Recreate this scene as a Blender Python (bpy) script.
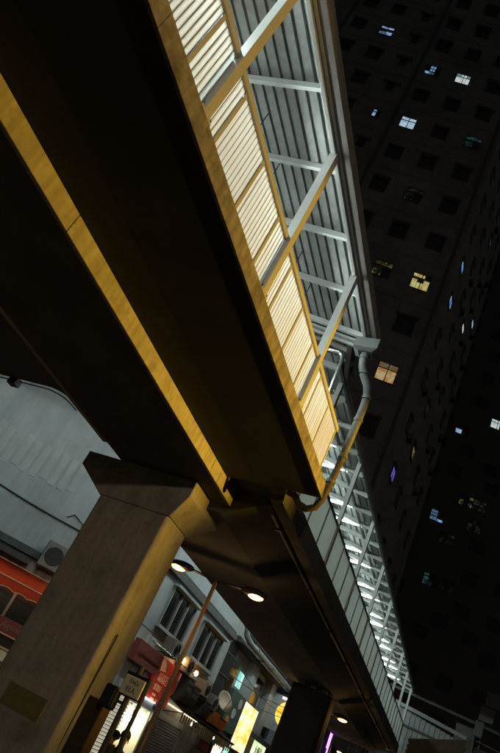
import bpy, bmesh, math, random
from mathutils import Vector, Matrix
random.seed(7)
for o in list(bpy.data.objects): bpy.data.objects.remove(o)
SC = bpy.context.scene
COL = SC.collection
CZ = 2.0                       # camera height; all heights below are measured from the camera (z = 0)

# ------------------------------------------------------------------ camera
cam_d = bpy.data.cameras.new('camera'); cam = bpy.data.objects.new('camera', cam_d); COL.objects.link(cam)
cam_d.sensor_fit = 'VERTICAL'; cam_d.sensor_height = 23.6; cam_d.lens = 23.6 * 637.0 / 753.0
cam_d.clip_start = 0.1; cam_d.clip_end = 1500
rt = Vector((0.88460769, 0.24637992, 0.39593709)); dn = Vector((0.17692154, 0.60825043, -0.77377658)); fw = Vector((-0.43147191, 0.7545385, 0.49447309))
cam.matrix_world = Matrix(((rt.x, -dn.x, -fw.x, 0), (rt.y, -dn.y, -fw.y, 0), (rt.z, -dn.z, -fw.z, CZ), (0, 0, 0, 1)))
SC.camera = cam
# ------------------------------------------------------------------ night sky, moon, exposure
w = bpy.data.worlds.new('World'); SC.world = w; w.use_nodes = True
nt = w.node_tree; bg = nt.nodes['Background']
sky = nt.nodes.new('ShaderNodeTexSky'); sky.sky_type = 'NISHITA'; sky.sun_disc = False
sky.sun_elevation = math.radians(35); sky.sun_rotation = math.radians(60)
hs = nt.nodes.new('ShaderNodeHueSaturation'); hs.inputs['Saturation'].default_value = 0.25     # city haze: nearly colourless night sky
nt.links.new(sky.outputs[0], hs.inputs['Color']); nt.links.new(hs.outputs[0], bg.inputs[0]); bg.inputs[1].default_value = 0.0050
sd = bpy.data.lights.new('moon', 'SUN'); sd.energy = 0.006; sd.angle = math.radians(0.5); sd.color = (1, 0.96, 0.9)
so = bpy.data.objects.new('moon', sd); COL.objects.link(so); so.rotation_euler = (math.radians(55), 0, math.radians(120)); so.location = (40, -20, 90)
vs = SC.view_settings; vs.view_transform = 'Standard'; vs.look = 'None'; vs.exposure = 0.0; vs.gamma = 1.0; vs.use_curve_mapping = False
cy = SC.cycles
cy.use_denoising = True; cy.use_adaptive_sampling = True; cy.adaptive_threshold = 0.02
cy.max_bounces = 6; cy.diffuse_bounces = 3; cy.glossy_bounces = 3; cy.transmission_bounces = 4; cy.sample_clamp_indirect = 3.0
try: cy.denoiser = 'OPENIMAGEDENOISE'
except Exception: pass

SODIUM = (1.0, 0.575, 0.055); COOL = (0.74, 1.0, 0.93)

# ------------------------------------------------------------------ materials
def mat(name, col, rough=0.7, metal=0.0, var=0.0, scale=4.0, col2=None, bump=0.0, bscale=30.0, streak=0.0, translucent=0.0, emit=None, estr=0.0, spec=0.4, stain=None, stain_scale=1.2, stain_lo=0.52, stain_hi=0.7):
    m = bpy.data.materials.new(name); m.use_nodes = True
    n = m.node_tree.nodes; l = m.node_tree.links; b = n['Principled BSDF']; out = n['Material Output']
    b.inputs['Roughness'].default_value = rough; b.inputs['Metallic'].default_value = metal
    b.inputs['Specular IOR Level'].default_value = spec
    b.inputs['Base Color'].default_value = (*col, 1)
    if var or col2 or bump or streak or stain:
        geo = n.new('ShaderNodeNewGeometry')
        cur = None
        c2 = col2 or tuple(max(0, c * (1 - var)) for c in col)
        nz = n.new('ShaderNodeTexNoise'); nz.inputs['Scale'].default_value = scale; nz.inputs['Detail'].default_value = 8; nz.inputs['Roughness'].default_value = 0.65
        l.new(geo.outputs['Position'], nz.inputs['Vector'])
        rp = n.new('ShaderNodeValToRGB'); rp.color_ramp.elements[0].position = 0.32; rp.color_ramp.elements[1].position = 0.68
        rp.color_ramp.elements[0].color = (*c2, 1); rp.color_ramp.elements[1].color = (*col, 1)
        l.new(nz.outputs['Fac'], rp.inputs['Fac']); cur = rp.outputs['Color']
        if streak:
            mp = n.new('ShaderNodeMapping'); mp.inputs['Scale'].default_value = (5.0, 5.0, 0.35)
            l.new(geo.outputs['Position'], mp.inputs['Vector'])
            n2 = n.new('ShaderNodeTexNoise'); n2.inputs['Scale'].default_value = 1.6; n2.inputs['Detail'].default_value = 6
            l.new(mp.outputs[0], n2.inputs['Vector'])
            r2 = n.new('ShaderNodeValToRGB'); r2.color_ramp.elements[0].position = 0.36; r2.color_ramp.elements[1].position = 0.62
            v = 1 - streak
            r2.color_ramp.elements[0].color = (v, v * 0.97, v * 0.92, 1); r2.color_ramp.elements[1].color = (1, 1, 1, 1)
            l.new(n2.outputs['Fac'], r2.inputs['Fac'])
            mx = n.new('ShaderNodeMix'); mx.data_type = 'RGBA'; mx.blend_type = 'MULTIPLY'; mx.inputs[0].default_value = 1
            l.new(cur, mx.inputs[6]); l.new(r2.outputs['Color'], mx.inputs[7]); cur = mx.outputs[2]
        if stain:
            n3 = n.new('ShaderNodeTexNoise'); n3.inputs['Scale'].default_value = stain_scale; n3.inputs['Detail'].default_value = 10; n3.inputs['Roughness'].default_value = 0.7
            l.new(geo.outputs['Position'], n3.inputs['Vector'])
            r3 = n.new('ShaderNodeValToRGB'); r3.color_ramp.elements[0].position = stain_lo; r3.color_ramp.elements[1].position = stain_hi
            r3.color_ramp.elements[0].color = (0, 0, 0, 1); r3.color_ramp.elements[1].color = (1, 1, 1, 1)
            l.new(n3.outputs['Fac'], r3.inputs['Fac'])
            mx = n.new('ShaderNodeMix'); mx.data_type = 'RGBA'
            l.new(r3.outputs['Color'], mx.inputs[0]); l.new(cur, mx.inputs[6]); mx.inputs[7].default_value = (*stain, 1); cur = mx.outputs[2]
        l.new(cur, b.inputs['Base Color'])
        if bump:
            n4 = n.new('ShaderNodeTexNoise'); n4.inputs['Scale'].default_value = bscale; n4.inputs['Detail'].default_value = 6
            l.new(geo.outputs['Position'], n4.inputs['Vector'])
            bp = n.new('ShaderNodeBump'); bp.inputs['Strength'].default_value = bump; bp.inputs['Distance'].default_value = 0.02
            l.new(n4.outputs['Fac'], bp.inputs['Height']); l.new(bp.outputs[0], b.inputs['Normal'])
    if emit:
        b.inputs['Emission Color'].default_value = (*emit, 1); b.inputs['Emission Strength'].default_value = estr
    if translucent:
        tr = n.new('ShaderNodeBsdfTranslucent'); tr.inputs[0].default_value = (*col, 1)
        ms = n.new('ShaderNodeMixShader'); ms.inputs[0].default_value = translucent
        l.new(b.outputs[0], ms.inputs[1]); l.new(tr.outputs[0], ms.inputs[2]); l.new(ms.outputs[0], out.inputs['Surface'])
    return m

def emission_mat(name, col, strength, col2=None, scale=3.0, detail=2.0, lo=0.4, hi=0.6, vec=None):
    m = bpy.data.materials.new(name); m.use_nodes = True
    n = m.node_tree.nodes; l = m.node_tree.links; n.remove(n['Principled BSDF'])
    e = n.new('ShaderNodeEmission'); e.inputs[0].default_value = (*col, 1); e.inputs[1].default_value = strength
    if col2:
        g = n.new('ShaderNodeTexCoord'); nz = n.new('ShaderNodeTexNoise'); nz.inputs['Scale'].default_value = scale; nz.inputs['Detail'].default_value = detail
        src = g.outputs['Object']
        if vec:
            mp = n.new('ShaderNodeMapping'); mp.inputs['Scale'].default_value = vec; l.new(src, mp.inputs['Vector']); src = mp.outputs[0]
        l.new(src, nz.inputs['Vector'])
        r = n.new('ShaderNodeValToRGB'); r.color_ramp.elements[0].position = lo; r.color_ramp.elements[1].position = hi
        r.color_ramp.elements[0].color = (*col, 1); r.color_ramp.elements[1].color = (*col2, 1)
        l.new(nz.outputs['Fac'], r.inputs['Fac']); l.new(r.outputs[0], e.inputs[0])
    l.new(e.outputs[0], n['Material Output'].inputs[0]); return m

M = {}
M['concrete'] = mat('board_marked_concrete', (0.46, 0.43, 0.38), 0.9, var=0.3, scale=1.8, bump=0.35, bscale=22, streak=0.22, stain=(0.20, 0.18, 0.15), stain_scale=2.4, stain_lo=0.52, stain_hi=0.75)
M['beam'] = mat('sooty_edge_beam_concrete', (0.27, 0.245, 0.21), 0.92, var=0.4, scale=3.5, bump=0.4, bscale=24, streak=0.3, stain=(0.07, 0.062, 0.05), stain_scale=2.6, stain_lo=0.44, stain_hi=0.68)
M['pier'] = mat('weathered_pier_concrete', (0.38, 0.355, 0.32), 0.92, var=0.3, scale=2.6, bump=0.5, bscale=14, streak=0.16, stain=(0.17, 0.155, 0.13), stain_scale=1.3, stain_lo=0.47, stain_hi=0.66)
M['concrete_dark'] = mat('dark_concrete', (0.13, 0.12, 0.11), 0.95, var=0.4, scale=1.5, bump=0.3, streak=0.3)  # dark grey concrete, mottled and streaked
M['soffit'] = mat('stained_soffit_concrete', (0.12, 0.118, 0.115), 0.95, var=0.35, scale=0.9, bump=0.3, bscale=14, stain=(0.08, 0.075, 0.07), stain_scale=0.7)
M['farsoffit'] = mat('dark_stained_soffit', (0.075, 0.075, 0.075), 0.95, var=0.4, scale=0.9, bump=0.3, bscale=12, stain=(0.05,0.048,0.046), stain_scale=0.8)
M['shade_black'] = mat('shade_black_concrete', (0.038, 0.0385, 0.039), 0.95, var=0.45, scale=0.8, stain=(0.025,0.024,0.023), stain_scale=1.3)  # near-black base colour carries the shade of deck wing and far pier
M['steel'] = mat('grey_painted_steel', (0.37, 0.375, 0.36), 0.5, var=0.12, scale=6, spec=0.5, stain=(0.36, 0.33, 0.29), stain_scale=5, stain_lo=0.6, stain_hi=0.75)
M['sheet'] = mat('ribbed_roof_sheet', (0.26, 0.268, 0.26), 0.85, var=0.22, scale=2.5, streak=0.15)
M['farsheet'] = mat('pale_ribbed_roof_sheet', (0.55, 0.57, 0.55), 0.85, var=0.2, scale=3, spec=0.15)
M['fin'] = mat('translucent_ribbed_cladding', (0.88, 0.88, 0.84), 0.5, var=0.10, scale=5, translucent=0.62, streak=0.15)
M['panel'] = mat('grey_parapet_panel', (0.78, 0.79, 0.75), 0.5, var=0.2, scale=2, translucent=0.75, streak=0.2)
M['gutter'] = mat('brown_gutter', (0.19, 0.165, 0.15), 0.6, var=0.3, scale=3)
M['dark'] = mat('dark_steel', (0.035, 0.035, 0.037), 0.6, var=0.3, scale=8)
M['black'] = mat('black_paint', (0.012, 0.012, 0.013), 0.5)
M['drain'] = mat('dull_drain_pipe', (0.10, 0.108, 0.108), 0.6, var=0.35, scale=8, stain=(0.05,0.045,0.035), stain_scale=7)
M['pipe'] = mat('grey_pipe', (0.24, 0.26, 0.26), 0.45, var=0.35, scale=7, stain=(0.12, 0.10, 0.08), stain_scale=6)
M['rustpipe'] = mat('rusty_pipe', (0.075, 0.055, 0.04), 0.8, var=0.4, scale=9)
M['chrome'] = mat('galvanised_pipe', (0.6, 0.62, 0.62), 0.25, metal=0.9)
M['tube'] = emission_mat('fluorescent_tube', (0.84, 1.0, 0.96), 440.0)
M['fitting'] = mat('white_light_fitting', (0.7, 0.72, 0.7), 0.5)
M['sodium'] = emission_mat('sodium_bowl', (1.0, 0.46, 0.12), 9.0)
M['wallA'] = mat('pale_painted_render', (0.40, 0.44, 0.47), 0.9, var=0.22, scale=0.7, bump=0.15, bscale=9, streak=0.05, stain=(0.30, 0.33, 0.35), stain_scale=0.6, stain_lo=0.55, stain_hi=0.8)
M['wallC'] = mat('grey_render', (0.5, 0.5, 0.48), 0.92, var=0.3, scale=0.9, streak=0.4, bump=0.2)
M['ledge'] = mat('dark_ledge', (0.10, 0.105, 0.105), 0.8, var=0.4, scale=4)
M['patch'] = mat('faded_cream_patch', (0.45, 0.47, 0.47), 0.9, var=0.15, scale=2.5)
M['glass'] = mat('dark_window_glass', (0.015, 0.018, 0.02), 0.12, spec=0.6)
M['frame'] = mat('aluminium_frame', (0.33, 0.35, 0.35), 0.4, metal=0.3)
M['tower'] = mat('tower_render', (0.34, 0.33, 0.315), 0.95, var=0.4, scale=0.12, streak=0.12, stain=(0.2,0.195,0.19), stain_scale=.3)
M['tower2'] = mat('far_tower_render', (0.16, 0.155, 0.15), 0.95, var=0.3, scale=0.12)
M['winframe'] = mat('tower_window_frame', (0.10, 0.10, 0.10), 0.6)
M['darkpane'] = mat('unlit_window_pane', (0.05, 0.05, 0.052), 0.4)
M['asphalt'] = mat('asphalt', (0.05, 0.05, 0.052), 0.9, var=0.3, scale=6, bump=0.4, bscale=60)
M['paving'] = mat('paving', (0.14, 0.14, 0.14), 0.9, var=0.25, scale=3)
M['white_line'] = mat('road_paint', (0.7, 0.7, 0.66), 0.8, var=0.3, scale=9)
M['awning'] = mat('orange_red_awning', (0.55, 0.085, 0.025), 0.75, var=0.25, scale=4, translucent=0.4)
M['awning_edge'] = mat('awning_trim', (0.7, 0.45, 0.25), 0.8)
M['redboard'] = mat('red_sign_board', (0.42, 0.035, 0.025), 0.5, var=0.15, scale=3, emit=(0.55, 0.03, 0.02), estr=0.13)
M['brownboard'] = mat('maroon_sign_board', (0.22, 0.05, 0.04), 0.7, var=0.2, scale=3)
M['cream'] = mat('cream_lettering', (0.72, 0.55, 0.36), 0.7)
M['signtext'] = mat('sign_lettering', (0.85, 0.5, 0.25), 0.7, emit=(0.8, 0.35, 0.15), estr=0.15)
M['plate'] = mat('beige_sign_plate', (0.66, 0.62, 0.44), 0.6, var=0.15, scale=6)
M['platetext'] = mat('plate_lettering', (0.06, 0.06, 0.05), 0.6)
M['ac'] = mat('air_conditioner_casing', (0.19, 0.18, 0.16), 0.6, var=0.25, scale=5)
M['shopwall'] = mat('shop_interior', (0.75, 0.70, 0.48), 0.7)
M['shoplamp'] = emission_mat('shop_lamp', (1.0, 0.95, 0.78), 90.0)
M['shutter'] = mat('steel_shutter', (0.45, 0.47, 0.49), 0.5, metal=0.1, var=0.2, scale=8)
M['orange_bin'] = mat('orange_plastic', (0.55, 0.25, 0.07), 0.6, var=0.3, scale=5)
M['warmbulb'] = emission_mat('warm_bulb', (1.0, 0.42, 0.09), 30.0)
M['dish'] = mat('satellite_dish', (0.55, 0.5, 0.42), 0.6)
M['yellowbox'] = emission_mat('yellow_lightbox', (1.0, 0.50, 0.06), 1.5, col2=(1.0, 0.92, 0.55), scale=1.6, lo=0.36, hi=0.6, vec=(1, 0.5, 1.4))
M['greenbox'] = emission_mat('pale_green_lightbox', (0.55, 0.75, 0.35), 1.2, col2=(1.0, 0.95, 0.7), scale=1.8)
M['whitebox'] = emission_mat('white_lightbox', (1.0, 0.96, 0.8), 1.7, col2=(1.0, 0.6, 0.3), scale=2.2)
M['tealbox'] = emission_mat('teal_lightbox', (0.25, 0.8, 0.6), 1.1, col2=(0.7, 0.95, 0.8), scale=2.2)
M['orangebox'] = emission_mat('orange_lightbox', (1.0, 0.42, 0.03), 1.5, col2=(1.0, 0.75, 0.15), scale=1.4)
M['greenboard'] = mat('dark_green_board', (0.06, 0.13, 0.11), 0.6, var=0.3, scale=3)
M['purple'] = emission_mat('purple_neon', (0.55, 0.20, 1.0), 3.5)
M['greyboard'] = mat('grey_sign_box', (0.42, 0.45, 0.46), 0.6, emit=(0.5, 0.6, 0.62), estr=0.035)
M['timber'] = mat('brown_timber_hoarding', (0.045, 0.028, 0.013), 0.8, var=0.4, scale=5, emit=None)
M['skin'] = mat('skin', (0.42, 0.25, 0.17), 0.6)
M['hair'] = mat('black_hair', (0.012, 0.01, 0.009), 0.6)
M['shirt'] = mat('dark_jacket', (0.025, 0.025, 0.03), 0.85)
M['shirt2'] = mat('maroon_jacket', (0.07, 0.02, 0.02), 0.85)
LIT = {}; LITDIM = {}
def lit(kind, c, s, c2=None):
    LIT[kind] = emission_mat('lit_window_' + kind, c, s, col2=c2, scale=1.3, lo=0.42, hi=0.58)
    LITDIM[kind] = emission_mat('curtained_window_' + kind, c, s*.35, col2=c2, scale=2.3, lo=0.3, hi=0.7)
lit('blue', (0.35, 0.66, 1.0), 0.55, (0.75, 0.92, 1.0)); lit('deep', (0.10, 0.30, 0.85), 0.5, (0.5, 0.75, 1.0)); lit('pale', (0.55, 0.75, 0.85), 0.6, (0.95, 0.97, 0.9))
lit('warm', (0.75, 0.38, 0.10), 0.38, (1.0, 0.78, 0.4)); lit('yellow', (0.75, 0.55, 0.10), 0.45, (1.0, 0.9, 0.4)); lit('dimteal', (0.15, 0.35, 0.35), 0.16, (0.02, 0.06, 0.06)); lit('dimgrey', (0.22, 0.24, 0.2), 0.07, (0.02, 0.02, 0.02)); lit('dimyellow', (0.5, 0.4, 0.15), 0.25, (0.02, 0.02, 0.01))
lit('violet', (0.25, 0.2, 0.9), 0.5, (0.05, 0.03, 0.2))

# ------------------------------------------------------------------ mesh helpers (coordinates: world x, y, height above camera)
class MB:
    def __init__(s): s.v = []; s.f = []
    def add(s, vs, fs):
        o = len(s.v); s.v += [tuple(p) for p in vs]; s.f += [tuple(i + o for i in f) for f in fs]; return s
    def box(s, x0, x1, y0, y1, z0, z1):
        return s.add([(x0,y0,z0),(x1,y0,z0),(x1,y1,z0),(x0,y1,z0),(x0,y0,z1),(x1,y0,z1),(x1,y1,z1),(x0,y1,z1)],
                     [(0,3,2,1),(4,5,6,7),(0,1,5,4),(1,2,6,5),(2,3,7,6),(3,0,4,7)])
    def obox(s, c, ax, ay, az, hx, hy, hz):
        c = Vector(c); ax = Vector(ax).normalized() * hx; ay = Vector(ay).normalized() * hy; az = Vector(az).normalized() * hz
        p = [c + ax*i + ay*j + az*k for k in (-1,1) for i, j in ((-1,-1),(1,-1),(1,1),(-1,1))]
        return s.add(p, [(0,3,2,1),(4,5,6,7),(0,1,5,4),(1,2,6,5),(2,3,7,6),(3,0,4,7)])
    def bar(s, a, b, wd, ht, up=(0,0,1)):
        a = Vector(a); b = Vector(b); d = (b - a); u = Vector(up)
        sd = d.cross(u).normalized(); u2 = sd.cross(d).normalized()
        return s.obox((a + b) / 2, d, sd, u2, d.length / 2, wd / 2, ht / 2)
    def prism_y(s, poly, y0, y1):      # poly of (x, z)
        n = len(poly)
        return s.add([(x, y0, z) for x, z in poly] + [(x, y1, z) for x, z in poly],
                     [tuple(range(n))[::-1], tuple(range(n, 2*n))] + [(i, (i+1) % n, n + (i+1) % n, n + i) for i in range(n)])
    def prism_z(s, poly, z0, z1):
        n = len(poly)
        return s.add([(x, y, z0) for x, y in poly] + [(x, y, z1) for x, y in poly],
                     [tuple(range(n))[::-1], tuple(range(n, 2*n))] + [(i, (i+1) % n, n + (i+1) % n, n + i) for i in range(n)])
    def loft(s, rings):
        n = len(rings[0]); o = []
        for r in rings: o += list(r)
        fs = [tuple(range(n))[::-1], tuple(range(n*(len(rings)-1), n*len(rings)))]
        for k in range(len(rings) - 1):
            fs += [(k*n+i, k*n+(i+1) % n, (k+1)*n+(i+1) % n, (k+1)*n+i) for i in range(n)]
        return s.add(o, fs)
    def tube(s, path, r, n=8):
        path = [Vector(p) for p in path]; rings = []
        rr = r if isinstance(r, (list, tuple)) else [r] * len(path)
        ref = None
        for i, p in enumerate(path):
            d = (path[min(i+1, len(path)-1)] - path[max(i-1, 0)]).normalized()
            if ref is None: ref = Vector((0,0,1)) if abs(d.z) < 0.9 else Vector((1,0,0))
            a = d.cross(ref).normalized(); b = a.cross(d).normalized(); ref = b
            rings.append([p + a * math.cos(2*math.pi*k/n) * rr[i] + b * math.sin(2*math.pi*k/n) * rr[i] for k in range(n)])
        return s.loft(rings)
    def ellipsoid(s, c, rx, ry, rz, nu=12, nv=8, ax=None):
        c = Vector(c); X, Y, Z = ax or (Vector((1,0,0)), Vector((0,1,0)), Vector((0,0,1)))
        vs = []; fs = []
        for j in range(1, nv):
            t = math.pi * j / nv
            for i in range(nu):
                p = 2*math.pi*i/nu
                vs.append(c + X*rx*math.sin(t)*math.cos(p) + Y*ry*math.sin(t)*math.sin(p) + Z*rz*math.cos(t))
        vs += [c + Z*rz, c - Z*rz]; a = len(vs) - 2
        for j in range(nv - 2):
            fs += [(j*nu+i, (j+1)*nu+i, (j+1)*nu+(i+1) % nu, j*nu+(i+1) % nu) for i in range(nu)]
        fs += [(a, i, (i+1) % nu) for i in range(nu)] + [(a+1, (nv-2)*nu+(i+1) % nu, (nv-2)*nu+i) for i in range(nu)]
        return s.add(vs, fs)
    def mesh(s, name, m, off=(0,0,0), smooth=False):
        me = bpy.data.meshes.new(name)
        me.from_pydata([(x - off[0], y - off[1], z - off[2]) for x, y, z in s.v], [], s.f)
        bm = bmesh.new(); bm.from_mesh(me); bmesh.ops.recalc_face_normals(bm, faces=bm.faces); bm.to_mesh(me); bm.free()
        if smooth:
            for p in me.polygons: p.use_smooth = True
        me.materials.append(m if not isinstance(m, str) else M[m]); return me
    def build(s, name, m, parent=None, bevel=0.0, smooth=False, kind=None):
        # parent is a root Empty / object that carries 'base' (its base point in these coordinates)
        off = BASE.get(parent.name, (0,0,0)) if parent else (0,0,0)
        me = s.mesh(name, m, off, smooth)
        o = bpy.data.objects.new(name, me); COL.objects.link(o)
        if parent: o.parent = parent; BASE[o.name] = off
        else: o.location = (0, 0, CZ); BASE[o.name] = (0,0,0)
        if bevel:
            b = o.modifiers.new('bevel', 'BEVEL'); b.width = bevel; b.segments = 2; b.limit_method = 'ANGLE'
        if kind: o['kind'] = kind
        return o
BASE = {}
def thing(name, label, cat, base, group=None):
    o = bpy.data.objects.new(name, None); COL.objects.link(o); o.empty_display_size = 0.3
    o.location = (base[0], base[1], base[2] + CZ); BASE[o.name] = tuple(base)
    o['label'] = label; o['category'] = cat
    if group: o['group'] = group
    return o
def tag(o, label, cat, group=None):
    o['label'] = label; o['category'] = cat
    if group: o['group'] = group
    return o
def place(me, name, parent, loc):     # a child that shares mesh data, loc in scene coordinates
    o = bpy.data.objects.new(name, me); COL.objects.link(o); o.parent = parent
    b = BASE[parent.name]; o.location = (loc[0]-b[0], loc[1]-b[1], loc[2]-b[2]); return o
def copy_tree(o, parent=None):
    c = o.copy(); COL.objects.link(c); c.parent = parent
    BASE[c.name] = BASE.get(o.name, (0,0,0))
    for ch in o.children: copy_tree(ch, c)
    return c
def text_mesh(txt, size, m, name):
    cu = bpy.data.curves.new(name, 'FONT'); cu.body = txt; cu.size = size; cu.extrude = 0.006; cu.align_x = 'CENTER'; cu.align_y = 'CENTER'; cu.resolution_u = 3
    ob = bpy.data.objects.new(name, cu); COL.objects.link(ob)
    dg = bpy.context.evaluated_depsgraph_get(); dg.update()
    me = bpy.data.meshes.new_from_object(ob.evaluated_get(dg)); bpy.data.objects.remove(ob)
    me.materials.clear(); me.materials.append(M[m] if isinstance(m, str) else m); return me
def put_text(txt, size, m, parent, c, right, up, name='lettering'):
    me = text_mesh(txt, size, m, name); r = Vector(right).normalized(); u = Vector(up).normalized(); nn = r.cross(u)
    o = bpy.data.objects.new(name, me); COL.objects.link(o); o.parent = parent; b = BASE[parent.name]
    o.matrix_local = Matrix(((r.x, u.x, nn.x, c[0]-b[0]), (r.y, u.y, nn.y, c[1]-b[1]), (r.z, u.z, nn.z, c[2]-b[2]), (0,0,0,1)))
    return o

G = -CZ    # ground
# ================================================================== ground
o = MB().add([(-600,-400,G),(600,-400,G),(600,800,G),(-600,800,G)], [(0,1,2,3)]).build('ground', 'paving'); o['kind'] = 'structure'
o = MB().add([(-5.6,-400,G+.004),(14,-400,G+.004),(14,800,G+.004),(-5.6,800,G+.004)], [(0,1,2,3)]).build('road', 'asphalt'); o['kind'] = 'structure'
o = MB().box(-11.9,-5.6,-100,160,G,G+.13).build('pavement', 'paving', bevel=.02); o['kind'] = 'structure'
o = MB().box(-5.6,-5.45,-100,160,G,G+.131).build('kerb', 'concrete'); o['kind'] = 'structure'
mk = MB()
for k in range(-6, 30): mk.box(4.1, 4.25, k*5, k*5+2.6, G+.008, G+.010)
o = mk.build('lane_marking', 'white_line'); o['kind'] = 'structure'
G = G + .13

# ================================================================== near bridge span
Y0, Y1 = -9.0, 12.1
SP = thing('footbridge_span', 'wide concrete footbridge span with yellow lit edge beam and ribbed cladding parapet', 'footbridge', (-7, 1.5, 4.81))
MB().prism_y([(-4.06,5.262),(-5.58,5.205),(-6.30,5.160),(-6.30,5.44),(-4.06,5.44)], Y0, Y1).build('deck_wing', 'shade_black', SP)
for ya, yb in ((Y0, 4.7), (4.71, 11.28), (11.29, 11.78), (11.79, 12.9)):
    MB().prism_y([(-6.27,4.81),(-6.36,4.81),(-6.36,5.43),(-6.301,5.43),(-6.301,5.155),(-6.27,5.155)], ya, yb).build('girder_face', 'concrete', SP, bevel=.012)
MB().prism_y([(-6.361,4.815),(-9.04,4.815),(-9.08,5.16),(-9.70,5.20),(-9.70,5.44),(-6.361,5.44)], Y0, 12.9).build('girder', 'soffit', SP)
yy = Y0; k = 0
for yb in (2.35, Y1):
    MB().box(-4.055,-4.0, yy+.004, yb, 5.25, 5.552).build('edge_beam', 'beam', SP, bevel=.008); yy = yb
MB().box(-9.85,-9.70, Y0, Y1, 5.16, 5.55).build('edge_beam', 'concrete', SP, bevel=.015)
# side landing with a rounded inner corner
fil = [(-9.80, 10.45)] + [(-9.80 - .5*(1-math.cos(a)), 10.45 - .5*math.sin(a)) for a in [i*math.pi/2/8 for i in range(1, 9)]]
MB().prism_z(fil + [(-17, 9.9), (-17, 4.0), (-9.80, 4.0)], 5.18, 5.5).build('side_landing', 'soffit', SP)
MB().tube([(-9.86,10.7,5.13)] + [(x-.06, y+.03, 5.13) for x, y in fil[1:]] + [(-17,9.95,5.13)], .014, 6).build('cable', 'black', SP)
MB().box(-11.4,-11.15, 9.86,10.06,5.0,5.18).build('junction_box', 'dark', SP)
MB().tube([(-9.3,6.0,5.12),(-9.3,11.8,5.12)], .03, 6).build('conduit', 'dark', SP)
# parapet: ribbed panels, mullions, handrail (right side visible, left side alike)
PITCH = .106; BAY = 0.96
def fin_panel_mesh(x, name):            # ten upright blades with recessed strips coloured as the dark gaps between them
    mb = MB(); n = 10; p = (BAY - .068) / n
    for i in range(n):
        b = i*p
        xf = x + .0015*((i*7) % 3); ya_, yb_ = b+.002, b+p*.82          # pressed blade: face with two returned edges, open at the back
        mb.add([(x-.010,ya_,0),(xf,ya_+.003,0),(xf,yb_-.003,0),(x-.010,yb_,0),(x-.010,ya_,1.06),(xf,ya_+.003,1.06),(xf,yb_-.003,1.06),(x-.010,yb_,1.06)], [(0,1,5,4),(1,2,6,5),(2,3,7,6)])
    nb = len(mb.f)
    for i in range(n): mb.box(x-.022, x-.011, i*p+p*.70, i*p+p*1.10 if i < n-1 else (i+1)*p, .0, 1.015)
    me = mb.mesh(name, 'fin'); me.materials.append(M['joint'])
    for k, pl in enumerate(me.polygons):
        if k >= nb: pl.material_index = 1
    return me
M['joint'] = mat('gap_shade_strip', (0.36, 0.355, 0.33), 0.8, var=0.3, scale=8, translucent=0.4)  # strip colour stands in for the shaded gaps between blades
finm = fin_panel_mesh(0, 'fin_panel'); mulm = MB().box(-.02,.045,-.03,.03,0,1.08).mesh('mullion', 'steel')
posts = [-7.74, -4.94, -2.14, .64, 3.46, 6.27, 9.1]
for sx in (-4.16, -9.77):
    for k in range(-12, 10):
        y = 2.90 + BAY*k
        place(mulm, 'mullion', SP, (sx + .03, y, 5.555))
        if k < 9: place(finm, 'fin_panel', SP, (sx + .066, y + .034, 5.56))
    y0, y1 = 2.90 - BAY*12, 2.90 + BAY*9
    MB().box(sx+.02, sx+.11, y0, y1+.1, 6.63, 6.72).build('handrail', 'steel', SP, bevel=.012)
    MB().box(sx-.03, sx+.05, y0, y1, 5.553, 5.60).build('bottom_rail', 'steel', SP)
# roof posts
def post_mesh():
    return MB().box(-.07,.07,-.075,.075,0,3.36).mesh('roof_post', 'steel')
pm = post_mesh(); bpm = MB().box(-.07,.072,-.14,.14,0,.03).mesh('base_plate', 'steel'); btm = MB().tube([(0,0,0),(0,0,.06)], .022, 6).mesh('bolt', 'chrome')
for sx in (-4.075, -9.76):
    for y in posts:
        place(pm, 'roof_post', SP, (sx, y, 5.56)); place(bpm, 'base_plate', SP, (sx, y, 5.553))
        for dy in (-.115, .115): place(btm, 'bolt', SP, (sx + .04, y + dy, 5.582))
# pitched roof: eave z 8.9 at x=-4, ridge at x=-6.9
EX, EZ, RX, SL = -4.0, 8.93, -6.9, .235
def rz(x): return EZ + (abs(x - EX) if x > RX else abs((2*RX - EX) - x)) * SL
def roof_sheet_mesh(x0, x1, L, ex, ez, sl, pitch, name, m='sheet'):
    n = int(round(abs(x1 - x0) / pitch)); pts = []; p = (x1 - x0) / n
    for i in range(n):
        for q, h in ((0, .0), (.70, .0), (.80, .045), (.93, .045)):
            pts.append((x0 + (i + q) * p, h))
    pts.append((x1, 0))
    mb = MB(); vs = []
    for yv in (0, L):
        vs += [(x, yv, (x - x0) / (x1 - x0) * abs(x1 - x0) * sl + h) for x, h in pts]
    k = len(pts); mb.add(vs, [(i, i+1, k+i+1, k+i) for i in range(k - 1)])
    return mb.mesh(name, m)
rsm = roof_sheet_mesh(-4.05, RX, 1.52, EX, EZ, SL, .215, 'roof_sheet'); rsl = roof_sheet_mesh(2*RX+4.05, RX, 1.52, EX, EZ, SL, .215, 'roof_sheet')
cbm = MB().bar((-4.06,0,EZ-.075+.01), (RX,0,rz(RX)-.075), .07, .13).mesh('roof_beam', 'steel')
cbl = MB().bar((2*RX+4.06,0,EZ-.075+.01), (RX,0,rz(RX)-.075), .07, .13).mesh('roof_beam', 'steel')
beams = [5.06 + 1.52*k for k in range(-9, 4)] + [11.0]
for y in beams:
    place(cbm, 'roof_beam', SP, (0, y, 0)); place(cbl, 'roof_beam', SP, (0, y, 0))
for y in [5.06 + 1.52*k for k in range(-9, 4)]:
    place(rsm, 'roof_sheet', SP, (0, y, EZ + .012)); place(rsl, 'roof_sheet', SP, (0, y, EZ + .012))
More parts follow.
